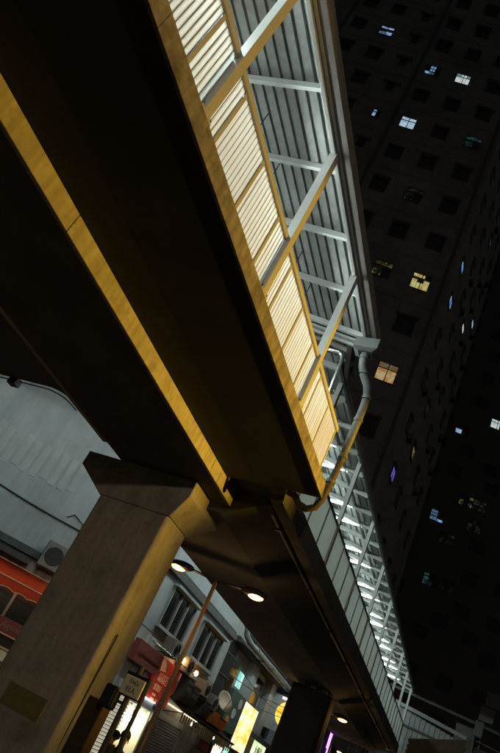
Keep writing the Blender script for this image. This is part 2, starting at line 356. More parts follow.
MB().box(RX-.08,RX+.08,Y0,11.3,rz(RX)-.22,rz(RX)-.02).build('ridge_beam', 'steel', SP)
for sx, sg in ((-4.0, 1), (2*RX+4.0, -1)):
    MB().box(min(sx-.10*sg, sx-.02*sg), max(sx-.10*sg, sx-.02*sg), Y0, 11.25, EZ-.14, EZ+.06).build('eave_channel', 'steel', SP, bevel=.01)
    MB().box(min(sx-.01*sg, sx+.05*sg), max(sx-.01*sg, sx+.05*sg), Y0, 11.28, EZ-.10, EZ+.05).build('eave_channel', 'steel', SP, bevel=.01)
    MB().box(min(sx+.055*sg, sx+.21*sg), max(sx+.055*sg, sx+.21*sg), Y0, 11.32, EZ-.09, EZ+.16).build('gutter', 'gutter', SP, bevel=.015)
MB().bar((-4.02,11.32,EZ-.11),(RX,11.32,rz(RX)-.11),.05,.2).build('end_channel', 'steel', SP)
MB().bar((-4.02,11.2,EZ-.13),(RX,11.2,rz(RX)-.13),.09,.06).build('end_channel', 'steel', SP)

JR = roof_sheet_mesh(-4.55, RX, 1.5, EX, EZ, SL, .215, 'joint_roof_sheet')
place(JR, 'joint_roof_sheet', SP, (0, 11.36, EZ + .10))
for y in (11.75, 12.3): MB().bar((-4.6,y,EZ+.06),(RX,y,rz(RX)+.02),.07,.12).build('joint_beam', 'steel', SP)
MB().bar((-4.5,11.4,EZ+.02),(-4.85,13.0,EZ+.02),.12,.18).build('joint_gutter', 'gutter', SP)

# drain pipe at the joint
DP = thing('drain_pipe', 'grey rainwater pipe with square hopper dropping past the joint between the spans', 'drain pipe', (-4.2, 11.6, 4.9))
MB().loft([[(-4.12,10.98,8.46),(-3.80,10.98,8.46),(-3.80,11.22,8.46),(-4.12,11.22,8.46)],[(-4.24,10.88,8.52),(-3.68,10.88,8.52),(-3.68,11.30,8.52),(-4.24,11.30,8.52)],[(-4.24,10.88,8.78),(-3.68,10.88,8.78),(-3.68,11.30,8.78),(-4.24,11.30,8.78)]]).build('hopper', 'drain', DP, bevel=.01)
MB().tube([(-3.96,11.1,8.5),(-3.96,11.1,8.3),(-3.93,11.12,8.15),(-3.84,11.2,7.95),(-3.72,11.3,7.78),(-3.67,11.4,7.58),(-3.68,11.48,7.35),(-3.72,11.58,7.0),(-3.77,11.7,6.6),(-3.84,11.86,6.1)], .088, 12).build('pipe', 'drain', DP, smooth=True)
MB().tube([(-3.84,11.86,6.1),(-3.93,12.0,5.6),(-4.02,12.16,5.28),(-4.12,12.22,5.08),(-4.3,12.24,5.0),(-4.5,12.24,5.06),(-4.62,12.2,5.2),(-4.8,12.2,5.25)], .078, 12).build('lower_pipe', 'rustpipe', DP, smooth=True)
for x, y, z in ((-3.96,11.1,8.36),(-3.86,11.18,8.0),(-3.67,11.42,7.52),(-3.72,11.58,7.02),(-3.82,11.82,6.2),(-3.93,12.0,5.64)): MB().tube([(x,y,z-.04),(x,y,z+.04)], .105, 12).build('pipe_collar', 'drain', DP)
CP = thing('conduit_riser', 'shiny galvanised conduit rising inside the parapet by the span joint', 'conduit', (-4.9, 11.9, 5.6))
MB().tube([(-4.62,11.75,5.6),(-4.66,11.7,8.6),(-4.70,11.7,8.78),(-4.80,11.7,8.86),(-5.3,11.7,8.92)], .045, 8).build('pipe', 'chrome', CP, smooth=True)

# fluorescent fittings: each is a thing
proto_fit = MB().box(-.06,.06,-.62,.62,.0,.06).mesh('fitting', 'fitting'); proto_tube = MB().tube([(0,-.6,-.035),(0,.6,-.035)], .026, 8).mesh('tube', 'tube')
M['fartube'] = emission_mat('fluorescent_tube_dim', (0.78, 1.0, 0.94), 42.0); proto_far = MB().tube([(0,-.6,-.035),(0,.6,-.035)], .026, 8).mesh('tube', 'fartube')
M['sidetube'] = emission_mat('fluorescent_tube_side', (0.84, 1.0, 0.94), 210.0); proto_side = MB().tube([(0,-.6,-.035),(0,.6,-.035)], .026, 8).mesh('tube', 'sidetube')
def add_tube(x, y, z, group, label, cross=False):
    t = thing('tube_light', label, 'light', (x, y, z), group)
    place(proto_fit, 'fitting', t, (x, y, z))
    if x > -5.6:
        for dy in (-.5, .5): MB().tube([(x,y+dy,z+.05),(x,y+dy,rz(x)-.02)], .01, 5).build('rod', 'dark', t)
    place(proto_far if cross else (proto_side if y > 12.5 else proto_tube), 'tube', t, (x, y, z))
    if cross: t.rotation_euler = (0, math.radians(10), math.radians(90))
for k, y in enumerate([9.4, 6.2, 2.8, -.6, -4]):
    for x, row in ((-5.35, 'road side'), (-8.2, 'shop side')):
        add_tube(x, y, rz(x) - (.32 if x < -7 else .92), 'tube lights under the wide span roof', ['first', 'second', 'third', 'fourth', 'fifth'][k] + ' tube light from the span joint, ' + row + ' row of the wide span')

# ================================================================== far span
FS = thing('footbridge_span', 'narrower footbridge span with grey panel parapet and brightly tube lit roof', 'footbridge', (-7, 29, 4.6))
FY0, FY1 = 12.95, 46.5
FX = -4.87
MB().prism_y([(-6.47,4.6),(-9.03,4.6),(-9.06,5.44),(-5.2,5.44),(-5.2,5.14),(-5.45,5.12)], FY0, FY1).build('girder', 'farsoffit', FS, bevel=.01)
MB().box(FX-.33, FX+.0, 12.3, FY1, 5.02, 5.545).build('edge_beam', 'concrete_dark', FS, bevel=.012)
MB().prism_y([(-4.9,5.30),(-9.03,5.30),(-9.03,5.43),(-4.9,5.43)], 12.12, 12.949).build('joint_slab', 'soffit', FS)
MB().box(-9.3,-9.0, 12.3, FY1, 5.05, 5.55).build('edge_beam', 'concrete_dark', FS)
MB().tube([(-5.36,13.2,5.06),(-5.36,29,5.06),(-5.36,FY1,5.06)], .05, 8).build('service_pipe', 'pipe', FS)
for y in range(14, 46, 4): MB().box(-5.44,-5.28,y,y+.06,4.98,5.14).build('pipe_clip', 'dark', FS)
MB().tube([(-5.3,31.0,5.0),(-5.15,31.0,4.82),(-4.95,31.0,4.85),(-4.84,31.0,5.06)], .05, 8).build('pipe_bend', 'dark', FS)
fposts = [13.0 + 4.08*k for k in range(9)]
pnm = MB().box(-.012,.012,0,1.30,0,1.14).mesh('parapet_panel', 'panel'); pnm.transform(Matrix.Identity(4))
pn_post = MB().box(-.05,.05,-.05,.05,0,1.2).mesh('parapet_post', 'dark'); pn_strip = MB().box(-.008,.03,-.018,.018,0,1.16).mesh('cover_strip', 'pipe')
fpm = MB().box(-.06,.06,-.07,.07,0,3.36).mesh('roof_post', 'steel')
for sx in (FX - .06, -9.1):
    for k, y in enumerate(fposts):
        place(fpm, 'roof_post', FS, (sx, y, 5.545))
        place(pn_post, 'parapet_post', FS, (sx - .02, y + .16, 5.545))
        if k < 8:
            for j in range(3):
                place(pnm, 'parapet_panel', FS, (sx + (.0 if j != 1 else -.006), y + .10 + 1.325*j, 5.56))
                place(pn_strip, 'cover_strip', FS, (sx + .012, y + .0875 + 1.325*j, 5.555))
    MB().box(sx-.05, sx+.05, 12.3, FY1, 6.70, 6.765).build('handrail', 'dark', FS, bevel=.01)
FR = -6.95; FEZ = 8.93; FSL = .20
def frz(x): return FEZ + (abs(x - FX) if x > FR else abs((2*FR - FX) - x)) * FSL
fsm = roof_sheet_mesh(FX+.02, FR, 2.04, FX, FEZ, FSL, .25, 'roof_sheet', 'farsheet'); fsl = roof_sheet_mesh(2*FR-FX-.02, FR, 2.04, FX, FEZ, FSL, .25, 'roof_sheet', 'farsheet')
fbm = MB().bar((FX-.02,0,FEZ-.09), (FR,0,frz(FR)-.09), .09, .15).mesh('roof_beam', 'steel'); fbl = MB().bar((2*FR-FX+.02,0,FEZ-.09), (FR,0,frz(FR)-.09), .09, .15).mesh('roof_beam', 'steel')
for k in range(17):
    y = 12.0 + 2.04*k
    place(fsm, 'roof_sheet', FS, (0, y, FEZ)); place(fsl, 'roof_sheet', FS, (0, y, FEZ))
for k in range(26):
    y = 12.35 + 1.36*k
    place(fbm, 'roof_beam', FS, (0, y, 0)); place(fbl, 'roof_beam', FS, (0, y, 0))
for x in (-5.55, -6.95): MB().box(x-.03,x+.03,12.2,FY1,frz(x)-.14 if x > -6 else frz(x)-.2,frz(x)-.03).build('purlin', 'steel', FS)
for sx in (FX, 2*FR-FX):
    MB().box(sx-.05,sx+.05,12.0,FY1,FEZ-.10,FEZ+.10).build('eave_channel', 'pipe', FS, bevel=.01)
ORD = ['first', 'second', 'third', 'fourth', 'fifth', 'sixth', 'seventh', 'eighth', 'ninth', 'tenth', 'eleventh', 'twelfth', 'thirteenth', 'fourteenth', 'fifteenth', 'sixteenth']
k = 0
for py_ in fposts:
    for dy in (-.56, .88):
        if py_ + dy < 12.6 or k > 15: continue
        add_tube(-5.98, py_ + dy, frz(-6.3) - .22, 'tube lights under the narrow span roof', ORD[k] + ' tube light from the span joint, road side row of the narrow span', cross=True); k += 1
for k in range(0, 16, 1):
    add_tube(-8.2, 13.4 + 2.04*k, frz(-8.2) - .2, 'tube lights under the narrow span roof', ORD[k] + ' tube light from the span joint, shop side row of the narrow span')

# ================================================================== piers
PR = thing('bridge_pier', 'broad chamfered concrete pier with flared capital, yellow lit on one side', 'pier', (-8.2, 12.8, G), 'piers under the footbridge')
def ring(x0, x1, y0, y1, c, z): return [(x0+c,y0,z),(x1-c,y0,z),(x1,y0+c,z),(x1,y1-c,z),(x1-c,y1,z),(x0+c,y1,z),(x0,y1-c,z),(x0,y0+c,z)]
cx = (-9.22, -7.2, 12.25, 13.4)
MB().loft([ring(*cx,.07,G), ring(*cx,.07,3.92)]).build('shaft', 'pier', PR, bevel=.03)
MB().loft([ring(-9.23,-7.19,12.24,13.41,.03,3.921), ring(-9.98,-6.83,12.02,13.9,.02,4.44), ring(-9.98,-6.83,12.02,13.9,.02,4.80)]).build('capital', 'pier', PR, bevel=.006)
MB().box(-8.72,-7.72,12.235,12.262,-.72,-.30).build('painted_patch', mat('olive_paint_patch', (0.17,0.15,0.06), .85, var=.3, scale=8), PR)
MB().box(-8.9,-8.3,12.236,12.262,.72,.75).build('form_mark', 'pier', PR)
MB().tube([(-7.24,12.52,G),(-7.16,12.52,1.0),(-7.16,12.52,1.3)], .018, 6).build('conduit', 'dark', PR)
PR2 = thing('bridge_pier', 'dark plain pier under the narrow span with bearings on top', 'pier', (-7.45, 31.6, G), 'piers under the footbridge')
MB().loft([ring(-8.4,-6.5,31.0,32.2,.14,G), ring(-8.4,-6.5,31.0,32.2,.14,4.44)]).build('shaft', 'shade_black', PR2, bevel=.03)
for x in (-8.0, -7.45, -6.9): MB().box(x-.16,x+.16,31.15,31.6,4.441,4.598).build('bearing', 'pipe', PR2)

# ================================================================== twin-arm street lamps under the bridge
def twin_lamp(x, y, label):
    t = thing('street_lamp', label, 'street lamp', (x, y, G), 'twin arm lamps under the footbridge')
    MB().tube([(x,y,G),(x,y,.2),(x,y,.25),(x,y,3.98)], [.11,.11,.075,.055], 10).build('pole', 'lamp_pole', t, smooth=True)
    MB().tube([(x,y,G),(x,y,G+.5)], .14, 10).build('base', 'lamp_pole', t)
    for s in (-1, 1):
        MB().tube([(x,y,3.94),(x+s*.35,y+s*.03,3.99),(x+s*.8,y+s*.06,4.02)], [.045,.04,.035], 8).build('arm', 'dark', t, smooth=True)
        hx = x + s*1.12
        hd = MB(); hd.ellipsoid((hx,y+s*.08,4.03), .40, .17, .12, 14, 8); h = hd.build('lamp_head', 'dark', t, smooth=True)
        ll_ = bpy.data.lights.new('lamp_light', 'POINT'); ll_.energy = 24; ll_.color = (1.0,.56,.2); ll_.shadow_soft_size = .08
        lo_ = bpy.data.objects.new('lamp_light', ll_); COL.objects.link(lo_); lo_.parent = t; lo_.location = (hx+s*.08-x, s*.08, 3.76-G)
        bw = MB(); bw.ellipsoid((hx+s*.08,y+s*.08,3.955), .235, .14, .095, 14, 8); bw.build('bowl', 'sodium', h, smooth=True)
    return t
M['lamp_pole'] = mat('bronze_lamp_pole', (0.30, 0.22, 0.14), 0.45, metal=0.3, var=0.3, scale=9)
twin_lamp(-7.42, 16.5, 'twin arm sodium street lamp on a slim bronze pole behind the yellow lit pier')
twin_lamp(-7.30, 32.7, 'twin arm sodium street lamp standing behind the dark plain pier')
twin_lamp(-7.30, 48.5, 'far twin arm sodium street lamp near the purple neon sign')

# ================================================================== roadside sodium lamp facing the bridge (out of frame, lights beam and pier)
LX, LY, LZ = 3.0, 12.15, 5.24
LP = thing('street_lamp', 'tall sodium road lamp facing the footbridge, with visor plates added to cut its beam', 'street lamp', (LX+1, LY, G-.13), 'roadside lamps')
MB().tube([(LX+1,LY,G-.13),(LX+1,LY,LZ-.4),(LX+.9,LY,LZ-.1),(LX+.6,LY,LZ-.02)], [.1,.06,.05,.05], 10).build('pole', 'lamp_pole', LP, smooth=True)
AIM = Vector((-8.5, -5.3, -.35)).normalized(); SDV = AIM.cross(Vector((0,0,1))).normalized(); UPV = SDV.cross(AIM)
LC = Vector((LX, LY, LZ))
hdm = MB().obox(LC - AIM*.36, AIM, SDV, UPV, .30, .20, .13).build('lamp_head', 'dark', LP, bevel=.03)
MB().obox(LC - AIM*.05, AIM, SDV, UPV, .012, .17, .10).build('lens', emission_mat('sodium_lens', (1.0,.62,.22), 12.0), hdm)
MB().obox(LC + AIM*.135 + UPV*.165, AIM, SDV, UPV, .275, .60, .012).build('added_visor', 'dark', hdm)  # visors and side plate added out of view to trim the beam
MB().obox(LC + AIM*.06 - UPV*.165, AIM, SDV, UPV, .16, .60, .012).build('added_visor', 'dark', hdm)
MB().obox(LC + AIM*.03 + SDV*.12, AIM, UPV, SDV, .13, .14, .008).build('added_barn_door', 'dark', hdm)
sp = bpy.data.lights.new('sodium_beam', 'SPOT'); sp.energy = 4900; sp.color = SODIUM; sp.spot_size = math.radians(102); sp.spot_blend = 0.6; sp.shadow_soft_size = 0.022
spo = bpy.data.objects.new('sodium_beam', sp); COL.objects.link(spo); spo.location = (LX, LY, LZ + CZ)
spo.rotation_euler = AIM.to_track_quat('-Z', 'Y').to_euler()

RB = thing('street_lamp', 'added tall road lamp with a long curved arm, unseen behind the camera', 'street lamp', (8.4, -12, G-.13), 'roadside lamps')
MB().tube([(8.4,-12,G-.13),(8.4,-12,6.6),(8.3,-12,7.3),(8.0,-12,7.7),(7.2,-12,7.85)], [.11,.07,.06,.05,.045], 10).build('pole', 'lamp_pole', RB, smooth=True)  # lamp added out of view to brighten the pier front
e = MB(); e.ellipsoid((6.9,-12,7.87), .45,.17,.10, 14, 8); rh = e.build('lamp_head', 'dark', RB, smooth=True)
e = MB(); e.ellipsoid((6.85,-12,7.80), .22,.13,.09, 12, 8); e.build('bowl', emission_mat('warm_bowl', (1.0,.68,.36), 12.0), rh, smooth=True)
rl = bpy.data.lights.new('added_road_light', 'POINT'); rl.energy = 3100; rl.color = (1.0,.80,.56); rl.shadow_soft_size = .12
rlo = bpy.data.objects.new('added_road_light', rl); COL.objects.link(rlo); rlo.location = (6.85,-12,7.62+CZ)

# ================================================================== corner building (chamfered corner facing the street)
CB = thing('corner_building', 'pale rendered corner building with chamfered wall, strip windows and street shops', 'building', (-12, 20.5, G))
E1 = Vector((-.766, -.643, 0)); N1 = Vector((.643, -.766, 0))     # along the chamfer (away from the corner), outwards
C0 = Vector((-12.0, 20.5, 0))
def ch(s, d, z): p = C0 + E1*s + N1*d; return (p.x, p.y, z)
end = ch(16, 0, 0)
foot = [(-12, 31.3), (-12, 20.5), (end[0], end[1]), (-40, 20), (-40, 31.3)]
MB().prism_z(foot, 2.98, 14).build('wall', 'wallA', CB)
foot2 = [(-12.25, 31.2), (-12.25, 20.6), (end[0]-.2, end[1]+.3), (-40, 20.3), (-40, 31.2)]
# lower storey: piers and lintels with open shop bays on the street side
low = MB(); low.prism_z([(-12.02,24.0),(-12.02,20.52),(end[0],end[1]+.02),(-40,20.3),(-40,24.0)], G, 2.979)
low.build('lower_wall', 'wallC', CB)
MB().box(-14.5,-12.02,26.4,26.9,G,2.979).build('lower_wall', 'wallC', CB)
MB().box(-14.5,-12.02,30.0,31.25,G,2.979).build('lower_wall', 'wallC', CB)
MB().box(-14.5,-12.02,24.001,29.999,.70,2.978).build('lintel', 'wallC', CB)
MB().box(-14.6,-14.5,24.001,31.2,G,2.978).build('lower_wall', 'shopwall', CB)
MB().box(-12.0,-11.78,20.45,31.25,5.12,5.40).build('ledge', 'ledge', CB, bevel=.02)
MB().box(-12.0,-11.9,20.45,31.28,5.46,5.52).build('ledge', 'ledge', CB)
lg = MB(); lg.obox(ch(8,.12,3.12), E1, N1, (0,0,1), 8-.2, .12, .12); lg.build('ledge', 'ledge', CB)
lg = MB(); lg.obox(ch(9.6,.3,2.78), E1, N1, (0,0,1), 6, .3, .10); lg.build('ledge', 'dark', CB)
# faded cream panels on the chamfer
for j in range(10):
    s = 3.7 + j*.36
    p = MB(); p.obox(ch(s, .012, 6.05 - .02*j + (.10 if j % 3 == 0 else 0)), E1, N1, (0,0,1), .12, .012, .62); p.build('wall_panel', 'patch', CB)
cb = [ch(1.2 + i*.6, .05, 4.55 + .035*i - .25*math.sin(i/14*math.pi)) for i in range(15)]
MB().tube(cb, .025, 6).build('wall_cable', 'black', CB)
MB().tube([ch(2.6,.05,3.9),ch(2.6,.05,4.5),ch(2.7,.05,4.75),ch(3.1,.05,4.9),ch(3.3,.05,4.7)], .02, 6).build('wall_cable', 'black', CB)
# strip windows on the street wall
def window(parent, y0, y1, z0, z1, x=-12.0, n=3):
    f = MB(); 
    f.box(x,x+.09,y0,y1,z1-.06,z1); f.box(x,x+.09,y0,y1,z0,z0+.06)
    f.box(x,x+.09,y0,y0+.06,z0+.06,z1-.06); f.box(x,x+.09,y1-.06,y1,z0+.06,z1-.06)
    fo = f.build('window', 'frame', parent)
    for k in range(n):
        a = y0 + .06 + (y1 - y0 - .12) * k / n; b = y0 + .06 + (y1 - y0 - .12) * (k + 1) / n
        MB().box(x+.005,x+.03,a+.035,b-.035,z0+.06,z1-.06).build('pane', 'glass', fo)
        if k: MB().box(x+.004,x+.11,a-.035,a+.035,z0+.06,z1-.06).build('mullion', 'frame', fo)
    MB().box(x+.001,x+.30,y0-.12,y1+.12,z1+.004,z1+.09).build('hood', 'wallA', fo)
    MB().box(x+.001,x+.20,y0-.08,y1+.08,z0-.09,z0-.004).build('sill', 'wallA', fo)
    return fo
window(CB, 23.25, 25.95, 3.32, 4.86); window(CB, 27.25, 30.2, 3.22, 4.76)
for z0 in (8.0, 11.5):
    for y0 in (22.0, 26.8): window(CB, y0, y0+2.7, z0, z0+1.5)

for j in range(5):
    q = MB(); q.obox(ch(2.7 + j*1.45, .03, 1.52), E1, N1, (0,0,1), .68, .03, .52); q.build('wall_shade_panel', 'glass', CB)  # dark sheets added to keep the wall under the awning dark
q = MB(); q.obox(ch(6, .03, -.6), E1, N1, (0,0,1), 4.2, .025, 1.2); q.build('shop_front', 'dark', CB)
# awning on the chamfer
AW = thing('shop_awning', 'orange red shop awning with scalloped edge and pale trim line', 'awning', ch(5.2, 0, 1.5))
a0, a1 = 2.05, 9.0
aw = MB(); aw.add([ch(a0,.02,2.55),ch(a1,.02,2.55),ch(a1,.85,2.05),ch(a0,.85,2.05),ch(a0,.02,2.52),ch(a1,.02,2.52),ch(a1,.85,2.02),ch(a0,.85,2.02)], [(0,1,2,3),(4,5,6,7),(0,1,5,4),(1,2,6,5),(2,3,7,6),(3,0,4,7)])
aw.build('canopy', 'awning', AW)
va = MB(); N = 56
top = [ch(a0 + (a1-a0)*i/N, .855, 2.04) for i in range(N+1)]; bot = [ch(a0 + (a1-a0)*i/N, .855, 1.72 + .05*abs(math.sin(i*math.pi/4))) for i in range(N+1)]
top2 = [ch(a0 + (a1-a0)*i/N, .870, 2.04) for i in range(N+1)]; bot2 = [ch(a0 + (a1-a0)*i/N, .870, 1.72 + .05*abs(math.sin(i*math.pi/4))) for i in range(N+1)]
n1 = N+1
va.add(top + bot + top2 + bot2, [(i,i+1,n1+i+1,n1+i) for i in range(N)] + [(2*n1+i,2*n1+i+1,3*n1+i+1,3*n1+i) for i in range(N)] + [(i,i+1,2*n1+i+1,2*n1+i) for i in range(N)] + [(n1+i,n1+i+1,3*n1+i+1,3*n1+i) for i in range(N)])
va.build('valance', 'awning', AW)
MB().tube([ch(a0,.88,2.05),ch(a1,.88,2.05)], .022, 6).build('trim', 'awning_edge', AW)
MB().tube([(p[0]+.01,p[1]-.01,p[2]) for p in bot2], .014, 5).build('hem', 'awning_edge', AW)
AL = MB().tube([ch(a0+.3,.45,1.98),ch(a1-.3,.45,1.98)], .03, 8).build('strip_light', emission_mat('warm_strip', (1.0,.72,.45), 14.0), AW)
M['fadedtext'] = mat('faded_lettering', (0.30,0.16,0.12), .8)
# maroon sign reading Agency
AG = thing('shop_sign', 'maroon shop sign board with faint Agency lettering below the awning', 'sign', ch(3.6, 0, .7))
b = MB(); b.obox(ch(5.2,.55,.80), E1, N1, (0,0,1), 3.2, .05, .21); b.build('board', 'brownboard', AG, bevel=.01)
b = MB(); b.obox(ch(5.2,.605,.575), E1, N1, (0,0,1), 3.2, .012, .02); b.build('trim', 'awning_edge', AG)
put_text('Agency', .27, 'fadedtext', AG, ch(2.95,.612,.82), -E1, (0,0,1))
PB = thing('notice_board', 'pale property notice board with rows of cards under the maroon sign', 'notice board', ch(3.2, 0, G))
b = MB(); b.obox(ch(4.2,.40,-.35), E1, N1, (0,0,1), 2.2, .04, .55); b.build('board', 'greenboard', PB)
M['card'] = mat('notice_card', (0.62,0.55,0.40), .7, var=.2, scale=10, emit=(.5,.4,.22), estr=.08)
for r in range(3):
    for c in range(9):
        q = MB(); q.obox(ch(2.3 + c*.46,.448,.02 - r*.36), E1, N1, (0,0,1), .18, .006, .14); q.build('card', 'card', PB)
b = MB(); b.obox(ch(4.2,.46,.22), E1, N1, (0,0,1), 2.2, .02, .03); b.build('top_rail', 'awning_edge', PB)

# air conditioners
def air_conditioner(c, r, up, nrm, wd, ht, dp, label, group):
    c = Vector(c); r = Vector(r).normalized(); nrm = Vector(nrm).normalized(); upv = Vector(up)
    t = thing('air_conditioner', label, 'air conditioner', c - upv*ht/2, group)
    b = MB(); b.obox(c, r, nrm, upv, wd/2, dp/2, ht/2); b.build('casing', 'ac', t, bevel=.02)
    g = MB(); f = c + nrm*(dp/2+.008)
    n = 18; R_ = min(wd, ht)*.40
    g.add([f + r*R_*math.cos(2*math.pi*k/n) + upv*R_*math.sin(2*math.pi*k/n) for k in range(n)] + [f + nrm*.012 + r*R_*.95*math.cos(2*math.pi*k/n) + upv*R_*.95*math.sin(2*math.pi*k/n) for k in range(n)], [tuple(range(n, 2*n))] + [(k,(k+1) % n,n+(k+1) % n,n+k) for k in range(n)])
    g.build('fan', 'black', t)
    gr = MB()
    for q in (.3,.6,.85):
        gr.tube([f + nrm*.02 + r*R_*q*math.cos(2*math.pi*k/12) + upv*R_*q*math.sin(2*math.pi*k/12) for k in range(13)], .008, 4)
    gr.build('grille', 'dark', t)
    for s in (-.35, .35):
        k = MB(); k.bar(c + r*wd*s - upv*(ht/2+.03) - nrm*(dp/2+.1), c + r*wd*s - upv*(ht/2+.03) + nrm*dp/2, .04, .04); k.build('bracket', 'dark', t)
    return t
air_conditioner(ch(3.0,.42,3.27), -E1, (0,0,1), N1, .78, .86, .42, 'boxy outdoor air conditioner with round fan beside the pier above the awning', 'wall air conditioners')

# red estate sign with lettering
RS = thing('shop_sign', 'red shop sign with pale Chinese characters and an orange arch mark', 'sign', (-11.9, 25.6, .95))
MB().box(-11.90,-11.78,24.55,26.75,.95,2.50).build('board', 'redboard', RS, bevel=.01)
MB().box(-11.95,-11.70,22.2,24.53,1.75,2.50).build('side_board', 'brownboard', RS, bevel=.01)
ar = MB()
ap = [(24.55 + .40*math.cos(a), 2.02 + .40*math.sin(a)) for a in [math.pi*.02 + i*math.pi*.62/9 for i in range(10)]]
ar.tube([(-11.765, y, z) for y, z in ap], [.05+.012*i for i in range(10)][::-1], 6); ar.build('arch_mark', 'signtext', RS)
R_ = (0,1,0); U_ = (0,0,1)
put_text('鎮環行', .36, 'signtext', RS, (-11.772,25.45,1.80), R_, U_)
put_text('置業行', .24, 'signtext', RS, (-11.772,25.25,1.44), R_, U_)
put_text('Estate', .14, 'signtext', RS, (-11.772,25.2,1.20), R_, U_)
put_text('Agency', .13, 'signtext', RS, (-11.772,25.2,1.05), R_, U_); put_text('Ltd', .13, 'signtext', RS, (-11.772,25.65,1.05), R_, U_)
MB().tube([(-11.4,22.4,2.62),(-11.4,27.2,2.62)], .03, 6).build('light_rail', 'chrome', RS)
for y in (23.4,24.6,25.6,26.4):
    MB().tube([(-11.75,y,2.60),(-11.4,y,2.62)], .02, 5).build('bracket', 'chrome', RS)
# shop fascia box under the red sign
FB = thing('shop_sign', 'small grey shop name box under the red sign', 'sign', (-11.9, 25.3, .62))
MB().box(-11.92,-11.74,24.3,26.5,.64,.94).build('board', 'greyboard', FB, bevel=.01)
put_text('地產 1 號', .2, 'platetext', FB, (-11.735,25.9,.79), R_, U_)
st = MB().box(-11.735,-11.69,24.4,25.5,.945,.975).build('strip_light', emission_mat('strip_light', (1,.95,.9), 8), FB)

# shop interior (lit)
SI = thing('shop_interior', 'brightly lit open shop bay with cream walls and hanging lamps', 'shop', (-13.2, 25.2, G))
MB().box(-14.45,-14.40,24.05,26.35,G,.69).build('back_wall', 'shopwall', SI)
MB().box(-14.4,-12.1,24.004,24.05,G,.69).build('side_wall', 'shopwall', SI); MB().box(-14.4,-12.1,26.35,26.396,G,.69).build('side_wall', 'shopwall', SI)
MB().box(-14.4,-12.1,24.06,26.34,.62,.69).build('ceiling', 'shopwall', SI)
for (x, y, z) in ((-12.5,24.9,.12),(-12.6,25.9,.10),(-13.4,25.2,.30)):
    e = MB(); e.ellipsoid((x,y,z), .11,.11,.10, 10, 6); l = e.build('lamp', 'shoplamp', SI, smooth=True)
    MB().tube([(x,y,z+.10),(x,y,.62)], .01, 4).build('lamp_cord', 'dark', SI)
for k in range(3): MB().box(-14.38,-14.1,24.2,26.2,-1.4+.5*k,-1.36+.5*k).build('shelf', 'ac', SI)
pc_ = [(.55,.08,.05),(.65,.45,.05),(.10,.25,.12),(.6,.3,.2),(.15,.2,.4),(.7,.6,.3),(.5,.1,.15)]
for k in range(7):
    y0_ = 24.12 + .31*k; z0_ = -.30 + .16*(k % 3)
    MB().box(-14.398,-14.385,y0_,y0_+.26,z0_,z0_+.40).build('poster', mat('poster_%d' % k, pc_[k], .6), SI)
for k in range(9):
    MB().box(-14.36,-14.16,24.25+.2*k,24.25+.2*k+.13,-.859,-.859+.16+.06*(k % 3)).build('stock_box', mat('stock_%d' % k, pc_[(k*3) % 7], .6), SI)
MB().box(-13.0,-12.5,24.2,25.6,G,-.9).build('counter', 'timber', SI, bevel=.02)
for y_ in (24.6, 25.4, 26.1): MB().box(-14.3,-12.15,y_,y_+.06,.54,.615).build('ceiling_batten', 'frame', SI)
SL_ = thing('louvre_shutter', 'bright slatted shutter panel beside the open shop', 'shutter', (-12, 23.2, G))
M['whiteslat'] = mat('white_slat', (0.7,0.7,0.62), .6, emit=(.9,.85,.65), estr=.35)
for k in range(20): MB().obox((-11.90,22.9,-1.6+.115*k),(0,1,0),(1,0,.5),(-.5,0,1),.95,.045,.03).build('slat', 'whiteslat', SL_)
MB().box(-11.96,-11.94,21.9,23.9,G,.75).build('backing', 'dark', SL_)
# roller shutter
RO = thing('roller_shutter', 'closed grey roller shutter under the fringed canopy', 'shutter', (-12.1, 28.4, G))
for k in range(25): MB().prism_y([(-12.10,G+.02+k*.1),(-12.04,G+.05+k*.1),(-12.04,G+.09+k*.1),(-12.10,G+.115+k*.1)], 26.95, 29.95).build('slat', 'shutter', RO)
MB().box(-12.2,-12.0,26.92,29.98,.6,.85).build('housing', 'shutter', RO, bevel=.02)
# fringed canopy
FC = thing('shop_canopy', 'dark shop canopy with a hanging fringe of pale pennants', 'canopy', (-11.5, 30.5, 1.0))
MB().add([(-12.0,26.7,1.55),(-12.0,34.4,1.5),(-11.0,34.4,1.16),(-11.0,26.7,1.22),(-12.0,26.7,1.49),(-12.0,34.4,1.44),(-11.0,34.4,1.10),(-11.0,26.7,1.16)],[(0,1,2,3),(4,5,6,7),(0,1,5,4),(1,2,6,5),(2,3,7,6),(3,0,4,7)]).build('roof_board', 'dark', FC)
MB().tube([(-10.99,26.7,1.23),(-10.99,34.4,1.17)], .03, 6).build('edge_rail', 'rustpipe', FC)
M['pennant'] = mat('pale_pennant', (0.36,0.36,0.24), .8, var=.3, scale=6)
for k in range(26):
    y = 26.75 + k*.29; h = .34 + .10*random.random(); w_ = .20
    MB().add([(-11.02,y,1.12),(-11.02,y+w_,1.12),(-11.02,y+w_*.8,1.12-h),(-11.02,y+w_*.2,1.12-h),(-11.008,y,1.12),(-11.008,y+w_,1.12),(-11.008,y+w_*.8,1.12-h),(-11.008,y+w_*.2,1.12-h)],[(0,1,2,3),(7,6,5,4),(0,1,5,4),(1,2,6,5),(2,3,7,6),(3,0,4,7)]).build('pennant', 'pennant', FC)
MB().tube([(-11.92,27.2,1.22),(-11.92,31.0,1.2)], .025, 8).build('strip_light', emission_mat('canopy_strip', (1.0,.72,.42), 4.0), FC)
